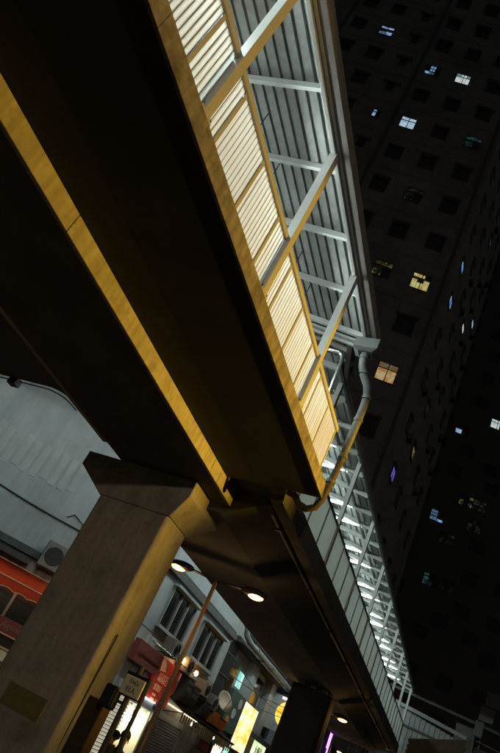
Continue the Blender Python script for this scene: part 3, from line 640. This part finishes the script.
for y in (29.0, 32.4):
    e = MB(); e.ellipsoid((-11.35,y,.98), .055,.055,.07, 8, 6); e.build('bulb', emission_mat('added_canopy_bulb', (1.0,.8,.5), 30.0), FC, smooth=True)  # bulbs added to brighten the shutter and fringe
for y in (27.0, 30.4, 34.2): MB().bar((-12.0,y,.9),(-11.05,y,1.14),.04,.04).build('strut', 'dark', FC)
# lit signs low by the canopy end
def lightbox(name, label, x0, x1, y0, y1, z0, z1, face, group=None, side='x', txt=None, tm='platetext'):
    t = thing(name, label, 'sign', ((x0+x1)/2, (y0+y1)/2, z0), group)
    MB().box(x0,x1,y0,y1,z0,z1).build('box', 'dark', t, bevel=.015)
    if side == 'x': MB().box(x1+.003,x1+.012,y0+.05,y1-.05,z0+.05,z1-.05).build('lit_face', face, t)
    else: MB().box(x0+.05,x1-.05,y0-.012,y0-.003,z0+.05,z1-.05).build('lit_face', face, t)
    if txt:
        for (s_, sz, dy, dz) in txt:
            if side == 'x': put_text(s_, sz, tm, t, (x1+.018,(y0+y1)/2+dy,(z0+z1)/2+dz), R_, U_)
            else: put_text(s_, sz, tm, t, ((x0+x1)/2+dy,y0-.018,(z0+z1)/2+dz), (1,0,0), U_)
    return t
lightbox('shop_sign', 'white and orange lightbox at the end of the fringed canopy', -11.3,-11.1,31.9,33.3,-.4,.84,'whitebox')
lightbox('shop_sign', 'teal lightbox next to the white one under the canopy end', -11.3,-11.1,33.4,34.3,-.3,.95,'tealbox')
lightbox('shop_sign', 'small orange lightbox below the tall yellow sign', -11.3,-11.1,34.5,36.1,-.2,.72,'orangebox')
lightbox('shop_sign', 'dull red plain board under the fringed canopy', -11.35,-11.2,30.3,31.8,.25,.68,'brownboard')
M['ysigntext'] = mat('amber_sign_lettering', (0.75,0.28,0.02), .6, emit=(.9,.3,.02), estr=.5)
lightbox('shop_sign', 'tall yellow lightbox sign with amber middle band', -11.9,-11.6,35.55,38.35,1.0,3.32,'yellowbox')
lightbox('shop_sign', 'pale green lightbox with faint writing beside the tall yellow sign', -11.5,-11.25,38.2,41.0,.5,2.0,'greenbox', txt=[('大藥房',.5,0,.25),('TEL',.3,-.2,-.3)])
# dark green board with round dim badges
GB = thing('shop_sign', 'dark green sign board with three round dim badges', 'sign', (-11.6, 34, 1.6))
MB().box(-11.9,-11.62,33.2,35.5,1.55,3.35).build('board', 'greenboard', GB)
for (y, z, m_) in ((34.9,2.95,'greyboard'),(34.4,2.4,'greyboard'),(33.8,1.95,'orange_bin')):
    n = 16; MB().loft([[(-11.615+d, y+.3*math.cos(2*math.pi*k/n), z+.24*math.sin(2*math.pi*k/n)) for k in range(n)] for d in (0,.02)]).build('badge', m_, GB)
# clutter on the canopy roof and ledges
for (y, z, wd, lab) in ((24.6,2.92,.75,'air conditioner on the wall under the first strip window, near the red sign'),(26.5,2.75,.6,'air conditioner on the wall between the two strip windows'),(29.3,2.45,.8,'air conditioner on the canopy roof under the second strip window'),(30.8,2.2,.7,'air conditioner on the canopy roof near the satellite dish')):
    air_conditioner((-11.62,y,z), (0,1,0), (0,0,1), (1,0,0), wd, .6, .5, lab, 'wall air conditioners')
for (y, z, r, lab) in ((26.1,2.82,.09,'warm bulb lamp glowing on the wall right of the red sign'),(27.9,2.75,.09,'warm bulb lamp glowing under the second strip window')):
    t = thing('wall_lamp', lab, 'lamp', (-11.75, y, z))
    e = MB(); e.ellipsoid((-11.62,y,z), r,r,r*1.2, 10, 6); e.build('bulb', 'warmbulb', t, smooth=True)
    MB().tube([(-12,y,z+.05),(-11.8,y,z+.16),(-11.64,y,z+.12)], .018, 6).build('arm', 'dark', t)
def crate(y, z, wd, dp, ht, m_, lab):
    t = thing('storage_crate', lab, 'crate', (-11.6, y, z), 'crates on the canopy roof')
    MB().box(-11.6-dp/2,-11.6+dp/2,y-wd/2,y+wd/2,z,z+ht).build('body', m_, t, bevel=.02)
    for k in range(3): MB().box(-11.6+dp/2+.002,-11.6+dp/2+.022,y-wd/2,y+wd/2,z+ht*(.12+.32*k),z+ht*(.22+.32*k)).build('rib', m_, t)
    MB().box(-11.6-dp/2-.02,-11.6+dp/2+.03,y-wd/2-.02,y+wd/2+.02,z+ht+.003,z+ht+.05).build('lid', 'dark', t)
crate(31.6,1.42,.9,.5,.55,'orange_bin','orange ribbed crate on the canopy roof below the satellite dish')
crate(32.7,1.40,1.0,.5,.42,'orange_bin','low orange crate at the canopy end beside the green board')
crate(28.2,1.45,.7,.5,.8,'dark','dark tall crate on the canopy roof under the second strip window')
crate(27.3,1.45,.6,.45,.95,'dark','dark narrow crate on the canopy roof beside the lamp pole')
crate(30.1,1.43,.8,.5,.6,'dark','dark wide crate in the middle of the canopy roof')
SD = thing('satellite_dish', 'pale satellite dish tilted up on the canopy roof', 'satellite dish', (-11.4, 31.7, 1.95))
dsh = MB(); nrm = Vector((.8,-.45,.4)).normalized(); a_ = nrm.cross(Vector((0,0,1))).normalized(); b_ = a_.cross(nrm)
dc = Vector((-11.3,31.7,2.55)); rings = []
for q in range(5):
    rr = .46*(q+.3)/4.3; rings.append([dc - nrm*.10 + nrm*.5*rr*rr + a_*rr*math.cos(2*math.pi*k/18) + b_*rr*math.sin(2*math.pi*k/18) for k in range(18)])
dsh.loft(rings + [[p - nrm*.015 for p in r] for r in rings[::-1]][:1]); dsh.build('reflector', 'dish', SD, smooth=True)
MB().tube([(-11.5,31.8,1.5),(-11.5,31.8,2.4),tuple(dc - nrm*.1)], .025, 6).build('mast', 'dark', SD)
MB().tube([tuple(dc - b_*.4), tuple(dc + nrm*.42)], .014, 6).build('feed_arm', 'dark', SD)

# ================================================================== neighbouring building with pipes
NB = thing('neighbour_building', 'grey building with pilasters and large wall pipes beyond the corner building', 'building', (-13, 50, G))
MB().box(-40,-12.6,31.9,85,G,13).build('wall', 'wallC', NB)
MB().box(-14,-12.8,31.3,31.9,G,12).build('recess', 'dark', NB)
for y in (36.6, 41.0, 45.5, 50.5, 56): MB().box(-12.598,-12.15,y,y+1.1,G,5.3).build('pilaster', 'wallA', NB, bevel=.03)
for y in (33.2, 38.4, 43, 47.8, 53): MB().box(-12.598,-12.5,y,y+1.9,2.6,5.0).build('window', 'glass', NB)
MB().box(-12.598,-11.9,32.0,85,5.3,5.55).build('ledge', 'ledge', NB)
MB().box(-12.597,-11.95,32,85,2.1,2.35).build('ledge', 'ledge', NB)
for j in range(6): MB().tube([(-12.2,31.9+.24*j,1.5),(-12.2,31.9+.24*j,5.2)], .05, 6).build('rack_pipe', 'dark', NB)
for z in (2.6,3.6,4.6): MB().box(-12.27,-12.13,31.6,33.4,z,z+.06).build('rack_rail', 'dark', NB)
LW = MB().box(-12.499,-12.47,35.55,36.4,3.72,4.5).build('lit_window', emission_mat('teal_window', (.25,.85,.75), .9, col2=(.75,1,.95), scale=2), NB)
for (x, z, r) in ((-11.72,6.02,.19),(-11.55,5.55,.15)):
    WP = thing('wall_pipe', 'thick grey wall pipe along the upper ledge, ' + ('the larger upper one' if r > .17 else 'the thinner lower one'), 'pipe', (x, 45, z), 'pipes along the grey building')
    p = [(x-.2,32.0,z+2.6),(x-.2,32.0,z+.5),(x-.14,32.08,z+.2),(x,32.4,z),(x,33.3,z-.02),(x,34.2,z),(x,60,z+.02)]
    MB().tube(p, r, 12).build('pipe', 'pipe', WP, smooth=True)
    for y in (34, 37.4, 41, 45, 49): MB().tube([(x,y,z),(x,y+.16,z)], r+.035, 12).build('flange', 'pipe', WP)
    for y in (35.5, 43, 47): MB().bar((-12.5,y,z-r-.04),(x+.1,y,z-r-.04),.08,.06).build('bracket', 'dark', WP)
DU = thing('air_duct', 'pale ribbed duct over the wall pipes', 'duct', (-11.2, 45, 6.3))
MB().box(-11.75,-11.30,38,60,6.55,6.95).build('duct', 'wallA', DU, bevel=.02)
for y in range(39, 60, 2): MB().box(-11.78,-11.27,y,y+.08,6.52,6.98).build('joint', 'frame', DU)
# round orange sign, neon
OS = thing('projecting_sign', 'square projecting sign with a glowing orange round emblem', 'sign', (-11.4, 42, 3.1))
MB().box(-12.4,-10.35,42.0,42.25,3.0,5.0).build('box', 'greyboard', OS, bevel=.02)
n = 24; MB().loft([[(-11.0+.72*math.cos(2*math.pi*k/n), 41.995-d, 4.05+.72*math.sin(2*math.pi*k/n)) for k in range(n)] for d in (0,.03)]).build('emblem', 'orangebox', OS)
MB().box(-11.6,-10.6,41.95,41.99,4.82,4.95).build('strip_light', emission_mat('pink_strip', (1,.75,.7), 2.2), OS)
MB().bar((-12.6,42.1,5.1),(-10.4,42.1,5.1),.06,.06).build('bracket', 'dark', OS)
lightbox('shop_sign', 'small bright yellow lightbox above the round orange emblem', -10.6,-9.9,41.6,41.8,4.75,5.3,'yellow_plain' if 'yellow_plain' in M else 'orangebox', side='y')
NS = thing('neon_sign', 'vertical purple neon sign with two tubes behind the dark pier', 'sign', (-9.3, 46.5, 3.2))
MB().box(-9.75,-8.85,46.6,46.8,3.0,5.1).build('board', 'dark', NS, bevel=.02)
for (x, z0, z1) in ((-9.08,3.7,5.0),(-9.0,3.3,4.9),(-9.5,3.1,4.1)): MB().tube([(x,46.56,z0),(x,46.56,z1)], .045, 6).build('neon_tube', 'purple', NS)
MB().bar((-10.6,46.7,4.6),(-9.7,46.7,4.6),.05,.05).build('bracket', 'dark', NS)

# overhead wires
for j, (a, b) in enumerate((((-12.3,33.2,3.9),(-10.2,46,5.1)),((-12.2,34,3.3),(-10.6,47,4.7)),((-12.3,35,4.5),(-11,44,4.2)))):
    p = [Vector(a).lerp(Vector(b), i/10) - Vector((0,0,.35*math.sin(math.pi*i/10))) for i in range(11)]
    t = MB().tube(p, .02, 5).build('overhead_wire', 'black'); tag(t, ['longest thin black cable sagging in front of the grey building', 'lowest thin black cable sagging over the tall yellow sign', 'short thin black cable near the teal lit window'][j], 'cable', 'cables in front of the grey building')

# ================================================================== road sign posts by the pier
S1 = thing('sign_post', 'dark post with a beige rectangular notice plate beside the pier', 'sign post', (-5.33, 11.0, G))
MB().tube([(-5.33,11.06,G),(-5.33,11.06,.72)], .04, 8).build('post', 'black', S1)
MB().box(-5.76,-5.36,10.98,11.01,.33,.64).build('plate', 'plate', S1, bevel=.01)
MB().box(-5.78,-5.34,11.015,11.04,.31,.70).build('backing', 'black', S1)
put_text('小心', .10, 'platetext', S1, (-5.56,10.972,.555), (1,0,0), U_); put_text('行人', .10, 'platetext', S1, (-5.56,10.972,.425), (1,0,0), U_)
S2 = thing('sign_post', 'thick dark post with a rounded black signal box beside the pier', 'sign post', (-5.66, 11.0, G))
MB().tube([(-5.66,11.2,G),(-5.66,11.2,.85)], .055, 8).build('post', 'black', S2)
MB().box(-6.06,-5.80,11.0,11.25,.02,.40).build('signal_box', 'black', S2, bevel=.05)
MB().bar((-5.82,11.15,.2),(-5.66,11.2,.2),.05,.05).build('bracket', 'black', S2)
S3 = thing('utility_cabinet', 'narrow brown steel cabinet standing against the pier', 'cabinet', (-6.3, 11.4, G))
MB().box(-6.42,-6.05,11.3,11.6,G,.10).build('body', 'timber', S3, bevel=.02); MB().box(-6.40,-6.07,11.285,11.298,G+.1,.05).build('door', 'timber', S3)

# ================================================================== people beside the shop
def person(x, y, ang, h, top, label, look):
    s = h / 1.72
    t = thing('person', label, 'person', (x, y, G), 'people by the shop')
    J = {'pelvis':((0,0,.95),.145,.11),'waist':((0,0,1.08),.135,.10),'chest':((0,0,1.28),.165,.115),'neckb':((0,0,1.43),.085,.075),'neck':((0,.01,1.49),.055,.055),'jaw':((0,.02,1.56),.07,.08),'skull':((0,.01,1.645),.08,.095),'crown':((0,0,1.70),.045,.055)}
    E_ = [('pelvis','waist'),('waist','chest'),('chest','neckb'),('neckb','neck'),('neck','jaw'),('jaw','skull'),('skull','crown')]
    for sd, k in ((-1,'l'),(1,'r')):
        J['sh'+k] = ((sd*.17,0,1.38),.065,.06); J['el'+k] = ((sd*.25,.0,1.10),.045,.045); J['wr'+k] = ((sd*.24,.12,.87),.03,.027); J['pa'+k] = ((sd*.235,.15,.80),.036,.018)
        E_ += [('chest','sh'+k),('sh'+k,'el'+k),('el'+k,'wr'+k),('wr'+k,'pa'+k)]
        for f in range(4):
            J['f%d%s' % (f,k)] = ((sd*.235+(f-1.5)*.017,.172,.745-.006*abs(f-1.5)),.009,.009); J['g%d%s' % (f,k)] = ((sd*.235+(f-1.5)*.018,.168,.70-.008*abs(f-1.5)),.008,.008)
            E_ += [('pa'+k,'f%d%s' % (f,k)),('f%d%s' % (f,k),'g%d%s' % (f,k))]
        J['t'+k] = ((sd*.19,.17,.80),.010,.010); J['u'+k] = ((sd*.185,.185,.765),.009,.009); E_ += [('pa'+k,'t'+k),('t'+k,'u'+k)]
        J['hip'+k] = ((sd*.09,0,.90),.095,.10); J['kn'+k] = ((sd*.10,.03,.49),.06,.065); J['an'+k] = ((sd*.105,0,.09),.042,.048); J['to'+k] = ((sd*.12,.16,.04),.045,.035)
        E_ += [('pelvis','hip'+k),('hip'+k,'kn'+k),('kn'+k,'an'+k),('an'+k,'to'+k)]
    names = list(J); idx = {n_: i for i, n_ in enumerate(names)}
    me = bpy.data.meshes.new('body'); me.from_pydata([tuple(c*s for c in J[n_][0]) for n_ in names], [(idx[a],idx[b]) for a, b in E_], [])
    o = bpy.data.objects.new('body', me); COL.objects.link(o); o.parent = t; o.rotation_euler = (0,0,ang)
    sk = o.modifiers.new('skin', 'SKIN')
    for i, n_ in enumerate(names): me.skin_vertices[0].data[i].radius = (J[n_][1]*s, J[n_][2]*s)
    me.skin_vertices[0].data[0].use_root = True
    su = o.modifiers.new('sub', 'SUBSURF'); su.levels = 2; su.render_levels = 2
    cm = bpy.data.materials.new('skin_and_clothes_' + top); cm.use_nodes = True; nn = cm.node_tree.nodes; ll = cm.node_tree.links; bs = nn['Principled BSDF']; bs.inputs['Roughness'].default_value = .7
    tc = nn.new('ShaderNodeTexCoord'); sx_ = nn.new('ShaderNodeSeparateXYZ'); ll.new(tc.outputs['Object'], sx_.inputs[0])
    rp = nn.new('ShaderNodeValToRGB'); rp.color_ramp.interpolation = 'CONSTANT'; mr = nn.new('ShaderNodeMath'); mr.operation = 'DIVIDE'; mr.inputs[1].default_value = 1.8
    ll.new(sx_.outputs['Z'], mr.inputs[0]); ll.new(mr.outputs[0], rp.inputs[0])
    tc_ = M[top].node_tree.nodes['Principled BSDF'].inputs['Base Color'].default_value
    el = rp.color_ramp.elements; el[0].position = 0; el[0].color = (.015,.015,.02,1); el[1].position = .86*s/1.04; el[1].color = (.42,.25,.17,1)
    e2 = el.new(.49*s); e2.color = tc_
    ll.new(rp.outputs[0], bs.inputs['Base Color']); me.materials.append(cm)
    off = BASE[t.name]
    def local(mb, nm, m_):
        m2 = mb.mesh(nm, m_, (0,0,0), True); q = bpy.data.objects.new(nm, m2); COL.objects.link(q); q.parent = t; q.rotation_euler = (0,0,ang); return q
    hb = MB(); hb.ellipsoid((0,-.022*s,1.675*s), .098*s,.112*s,.10*s, 14, 8); local(hb, 'hair', 'hair')
    for sd in (-1,1):
        eb = MB(); eb.ellipsoid((sd*.034*s,.098*s,1.615*s), .014*s,.008*s,.008*s, 8, 5); local(eb, 'eye', 'hair')
        eb = MB(); eb.ellipsoid((sd*.088*s,.0,1.60*s), .012*s,.025*s,.035*s, 8, 5); local(eb, 'ear', 'skin')
    nb = MB(); nb.ellipsoid((0,.112*s,1.585*s), .014*s,.018*s,.026*s, 8, 5); local(nb, 'nose', 'skin')
    mb = MB(); mb.ellipsoid((0,.098*s,1.545*s), .026*s,.008*s,.007*s, 8, 5); local(mb, 'mouth', mat('lips', (.25,.10,.08), .6))
    return t
person(-5.72, 11.9, math.radians(200), 1.70, 'shirt', 'person with short black hair in a dark jacket between the sign posts', 0)
person(-6.62, 13.3, math.radians(150), 1.60, 'shirt2', 'person in a maroon jacket partly hidden behind the thick dark post', 0)

# ================================================================== towers
TE = Vector((.948, .317, 0)).normalized(); TN = Vector((.317, -.948, 0)).normalized()
def tower_pt(D, u, z, d=0): p = TE*u - TN*(D - d); return Vector((p.x, p.y, z))
def win_mesh(wd, ht):
    f = MB(); t = .07
    f.box(-wd/2,wd/2,-.12,.04,ht/2-t,ht/2); f.box(-wd/2,wd/2,-.12,.04,-ht/2,-ht/2+t); f.box(-wd/2,-wd/2+t,-.12,.04,-ht/2+t,ht/2-t); f.box(wd/2-t,wd/2,-.12,.04,-ht/2+t,ht/2-t)
    f.box(-t*.6+wd*.02,t*.6+wd*.02,-.10,.04,-ht/2+t,ht/2-t); f.box(-wd/2+t,wd/2-t,-.095,.04,ht*.16,ht*.16+t*1.2)
    p = MB().box(-wd/2+t,wd/2-t,-.03,-.004,-ht/2+t,ht/2-t)
    return f.mesh('window', 'winframe'), p.mesh('pane', 'darkpane')
WM = {}
wrnd = random.Random(11)
HOOD = [MB().box(-1.15*a_,1.15*a_,-.55*b_,-.002,.05,.13).mesh('hood', 'tower') for a_, b_ in ((1,1),(.9,.6),(1.1,.8))]
def add_window(parent, D, u, z, kind, wd, ht, rot):
    key = (round(wd,2), round(ht,2))
    if key not in WM: WM[key] = win_mesh(wd, ht)
    p = tower_pt(D, u, z, .01); b = BASE[parent.name]
    f = bpy.data.objects.new('window', WM[key][0]); COL.objects.link(f); f.parent = parent
    f.location = (p.x-b[0], p.y-b[1], p.z-b[2]); f.rotation_euler = (0,0,rot)
    if kind not in LIT:
        q = bpy.data.objects.new('pane', WM[key][1]); COL.objects.link(q); q.parent = f
        if HOOD and parent is T1:
            q = bpy.data.objects.new('hood', HOOD[wrnd.randrange(3)]); COL.objects.link(q); q.parent = f; q.location = (0,0,ht/2)
        return f
    # lit room: separate panes, some curtained or dark
    xs = (-wd/2+.07, wd*.02, wd/2-.07) if wrnd.random() < .55 else (-wd/2+.07, -wd*wrnd.uniform(.12,.22), wd*wrnd.uniform(.12,.22), wd/2-.07)
    zs = (-ht/2+.07, ht*wrnd.choice((-.05,.18,.18,.28)), ht/2-.07)
    full = kind in ('warm', 'pale', 'blue')
    for i_ in range(len(xs)-1):
        for j_ in range(2):
            on = wrnd.random() < (.85 if full else .55) or (i_ == 0 and j_ == 0)
            z1_ = zs[j_+1]
            if on and j_ == 0 and not full: z1_ = zs[0] + (zs[1]-zs[0])*wrnd.uniform(.45,1)
            me_ = MB().box(xs[i_]+.02,xs[i_+1]-.02,-.03,-.004,zs[j_]+.02,z1_-.02).mesh('pane', (LIT[kind] if wrnd.random() < .75 else LITDIM[kind]) if on else M['darkpane'])
            q = bpy.data.objects.new('pane', me_); COL.objects.link(q); q.parent = f
    return f
D1 = 52.0; k1 = D1/40.0
T1 = thing('apartment_tower', 'dark high rise apartment tower with scattered lit windows behind the footbridge roof', 'tower', (-12.3, 51, -2.0))
cnr = tower_pt(D1, 3.35*k1, 0); lft = tower_pt(D1, -46*k1, 0)
MB().prism_z([(cnr.x,cnr.y),(lft.x,lft.y),(lft.x-6,lft.y+30),(cnr.x-2,cnr.y+28),(cnr.x,cnr.y+24.5)], -2, 190).build('wall', 'tower', T1)
rot1 = math.atan2(TE.y, TE.x)
litmap = {(0,0):'warm', (0,2):'yellow', (1,2):'dimyellow', (2,6):'blue', (3,6):'deep', (1,8):'pale', (2,8):'deep', (0,6):'dimteal', (3,11):'yellow', (6,9):'dimteal', (4,9):'deep', (1,4):'dimgrey', (2,12):'dimgrey'}
for c in range(14):
    for r in range(-3, 20):
        u = (1.15 - 3.3*c)*k1; z = (27.8 + 4.83*r)*k1
        kind = litmap.get((c, r), 'dark')
        small = c in (3, 6, 9)
        add_window(T1, D1, u, z, kind, (1.55 if not small else .8)*k1, (1.75 if not small else 1.2)*k1, rot1)
for r in range(-4, 20):
    z = (25.4 + 4.83*r)*k1
    s = MB(); s.obox(tower_pt(D1, -21*k1, z, .02), TE, TN, (0,0,1), 24*k1, .02, .05); s.build('floor_band', 'tower', T1)
for c in range(0, 14, 3):
    s = MB(); s.obox(tower_pt(D1, (2.9 - 3.3*c)*k1, 94, .1), TE, TN, (0,0,1), .16, .1, 92); s.build('downpipe', 'winframe', T1)
# side wall clutter
sidewin = MB().box(-.02,.10,-.7,.7,-.8,.8); swm = sidewin.mesh('window', 'winframe'); hoodm = MB().box(0,.3,-.9,.9,0,.08).mesh('hood', 'tower')
for r in range(0, 24):
    for j in range(4):
        yv = cnr.y + 3 + 5.6*j; z = 22 + r*5.6 + .3*j
        f = place(swm, 'window', T1, (cnr.x + .02, yv, z)); h = place(hoodm, 'hood', T1, (cnr.x + .005, yv, z + 1.0))
for i, (r, j, kd, hs) in enumerate(((5,0,'deep',.8),(6,0,'deep',.7),(2,1,'dimyellow',.8),(1,0,'violet',1.0),(3,1,'dimgrey',.9),(6,2,'pale',.6),(7,3,'blue',.6),(9,2,'dimteal',.7))):
    MB().box(cnr.x+.13,cnr.x+.16,cnr.y+3+5.6*j-.6,cnr.y+3+5.6*j+.6,22+r*5.6+.3*j-hs/2,22+r*5.6+.3*j+hs/2).build('lit_pane', LIT[kd], T1)
acm = MB().box(0,.45,-.45,.45,-.3,.3).mesh('casing', 'ac'); acf = MB().tube([(.45,0,0),(.47,0,0)], .22, 10).mesh('fan', 'black'); ack = MB().box(0,.46,-.4,.4,-.36,-.32).mesh('bracket', 'dark')
for r in range(0, 22):
    for j in range(4):
        if random.random() < .55: continue
        yv = cnr.y + 3 + 5.6*j + 1.5; z = 21.6 + r*5.6 + random.uniform(-.5,.5)
        t = thing('air_conditioner', 'small air conditioner box on the side wall of the apartment tower', 'air conditioner', (cnr.x, yv, z), 'air conditioners on the tower side')
        place(acm, 'casing', t, (cnr.x+.02, yv, z)); place(acf, 'fan', t, (cnr.x+.02, yv, z)); place(ack, 'bracket', t, (cnr.x+.02, yv, z))
# far tower
D2 = 96.0
T2 = thing('apartment_tower', 'farther nearly black apartment tower with a few small lit windows', 'tower', (10, 100, -2.0))
a = tower_pt(D2, -30, 0); b2 = tower_pt(D2, 150, 0)
MB().prism_z([(b2.x,b2.y),(a.x,a.y),(a.x-10,a.y+30),(b2.x-10,b2.y+30)], -2, 330).build('wall', 'tower2', T2)
T2W = [((413,528),'blue'),((437,516),'deep'),((462,430),'deep'),((497,425),'pale'),((447,539),'dimgrey'),((474,527),'dimgrey'),((466,501),'dimyellow'),((479,506),'dimgrey'),((430,580),'dimteal'),((447,586),'dimgrey'),((490,470),'dark'),((455,470),'dark'),((440,620),'dark'),((470,640),'dark')]
T2UZ = []
fx = 637.0
for (px, py), kd in T2W:
    d = rt*(px-250) + dn*(py-376.5) + fw*fx
    t_ = -D2/(TN.dot(d)); T2UZ.append(((d*t_).dot(TE), (d*t_).z, kd))
FH = 5.2
done = set()
for u, z, kd in T2UZ:
    zc = round(z/FH)*FH + FH*.12*0; uc = u
    add_window(T2, D2, uc, z, kd, 2.2, 1.9, rot1); done.add((round(u/5), round(z/FH)))
for c in range(-4, 14):
    for r in range(2, 26):
        if (c, r) in done: continue
        add_window(T2, D2, c*5.0, r*FH + .6, 'dark', 2.2, 1.9, rot1)

# ================================================================== cross structure at the far end of the bridge
XB = thing('stair_enclosure', 'dim grey panelled stair enclosure at the far end of the footbridge', 'stair enclosure', (-3.4, 49, G))
for k in range(16): MB().box(-6.6+k*.32,-6.6+k*.32+.29,47.2,47.26,5.1,8.0 - .05*k).build('panel', 'pipe', XB)
MB().bar((-6.7,47.15,6.95),(-1.4,47.15,6.7),.1,.12).build('rail', 'dark', XB)
MB().bar((-6.7,47.1,8.1),(-1.2,47.1,7.5),.3,.22).build('eave', 'pipe', XB)
MB().box(-6.7,-1.3,47.3,52,4.6,5.1).build('landing', 'concrete_dark', XB)
for x in (-6.4,-1.6): MB().box(x-.2,x+.2,49,49.4,G,4.6).build('column', 'concrete_dark', XB)
MB().box(-1.95,-.75,47.0,47.1,5.3,8.2).build('end_panel', 'ledge', XB)
MB().bar((-6.9,47.2,8.9),(1.5,47.2,8.4),.5,.16).build('roof_edge', 'ledge', XB)
RL = thing('scaffold_rail', 'dark ladder like railing under the end of the bridge', 'railing', (-6.9, 45.5, 3.2))
for x in (-7.6,-7.1,-6.6,-6.1): MB().tube([(x,45.6,3.0),(x,45.6,6.3)], .04, 6).build('upright', 'pipe', RL)
for z in (3.4,4.2,5.0,5.8): MB().tube([(-7.7,45.55,z),(-6.0,45.55,z-.1)], .035, 6).build('rung', 'pipe', RL)
TH = thing('timber_hoarding', 'brown timber box canopy lit dimly at the far end of the street', 'canopy', (-1.6, 38, 4.9))
for k in range(3): MB().bar((-3.6,38,4.35+.27*k),(-.9,38,5.35+.27*k),.12,.25).build('plank', 'timber', TH)
MB().box(-.95,-.70,37.85,37.95,5.6,6.1).build('end_bracket', 'rustpipe', TH)
PL = thing('metal_canopy', 'dark canopy with a pale edge strip beside the timber box', 'canopy', (.6, 38, 5))
MB().bar((-.55,38,6.1),(1.2,38,5.95),.5,.06).build('edge', 'rustpipe', PL); MB().box(-.55,1.6,38.3,39.5,5.0,5.88).build('body', 'black', PL)
GS = thing('box_sign', 'three dull grey sign boxes stacked on one pole above the dark canopy', 'sign', (-.4, 45, 7))
for (x0,x1,z0,z1) in ((-.55,.35,9.35,10.2),(-.75,.1,8.45,9.3),(-.85,-.35,7.5,8.4)): MB().box(x0,x1,45,45.3,z0,z1).build('box', 'ledge', GS, bevel=.03)
MB().tube([(-.4,45.4,G),(-.4,45.4,10.1)], .06, 6).build('bracket', 'dark', GS)
print('objects', len(bpy.data.objects))
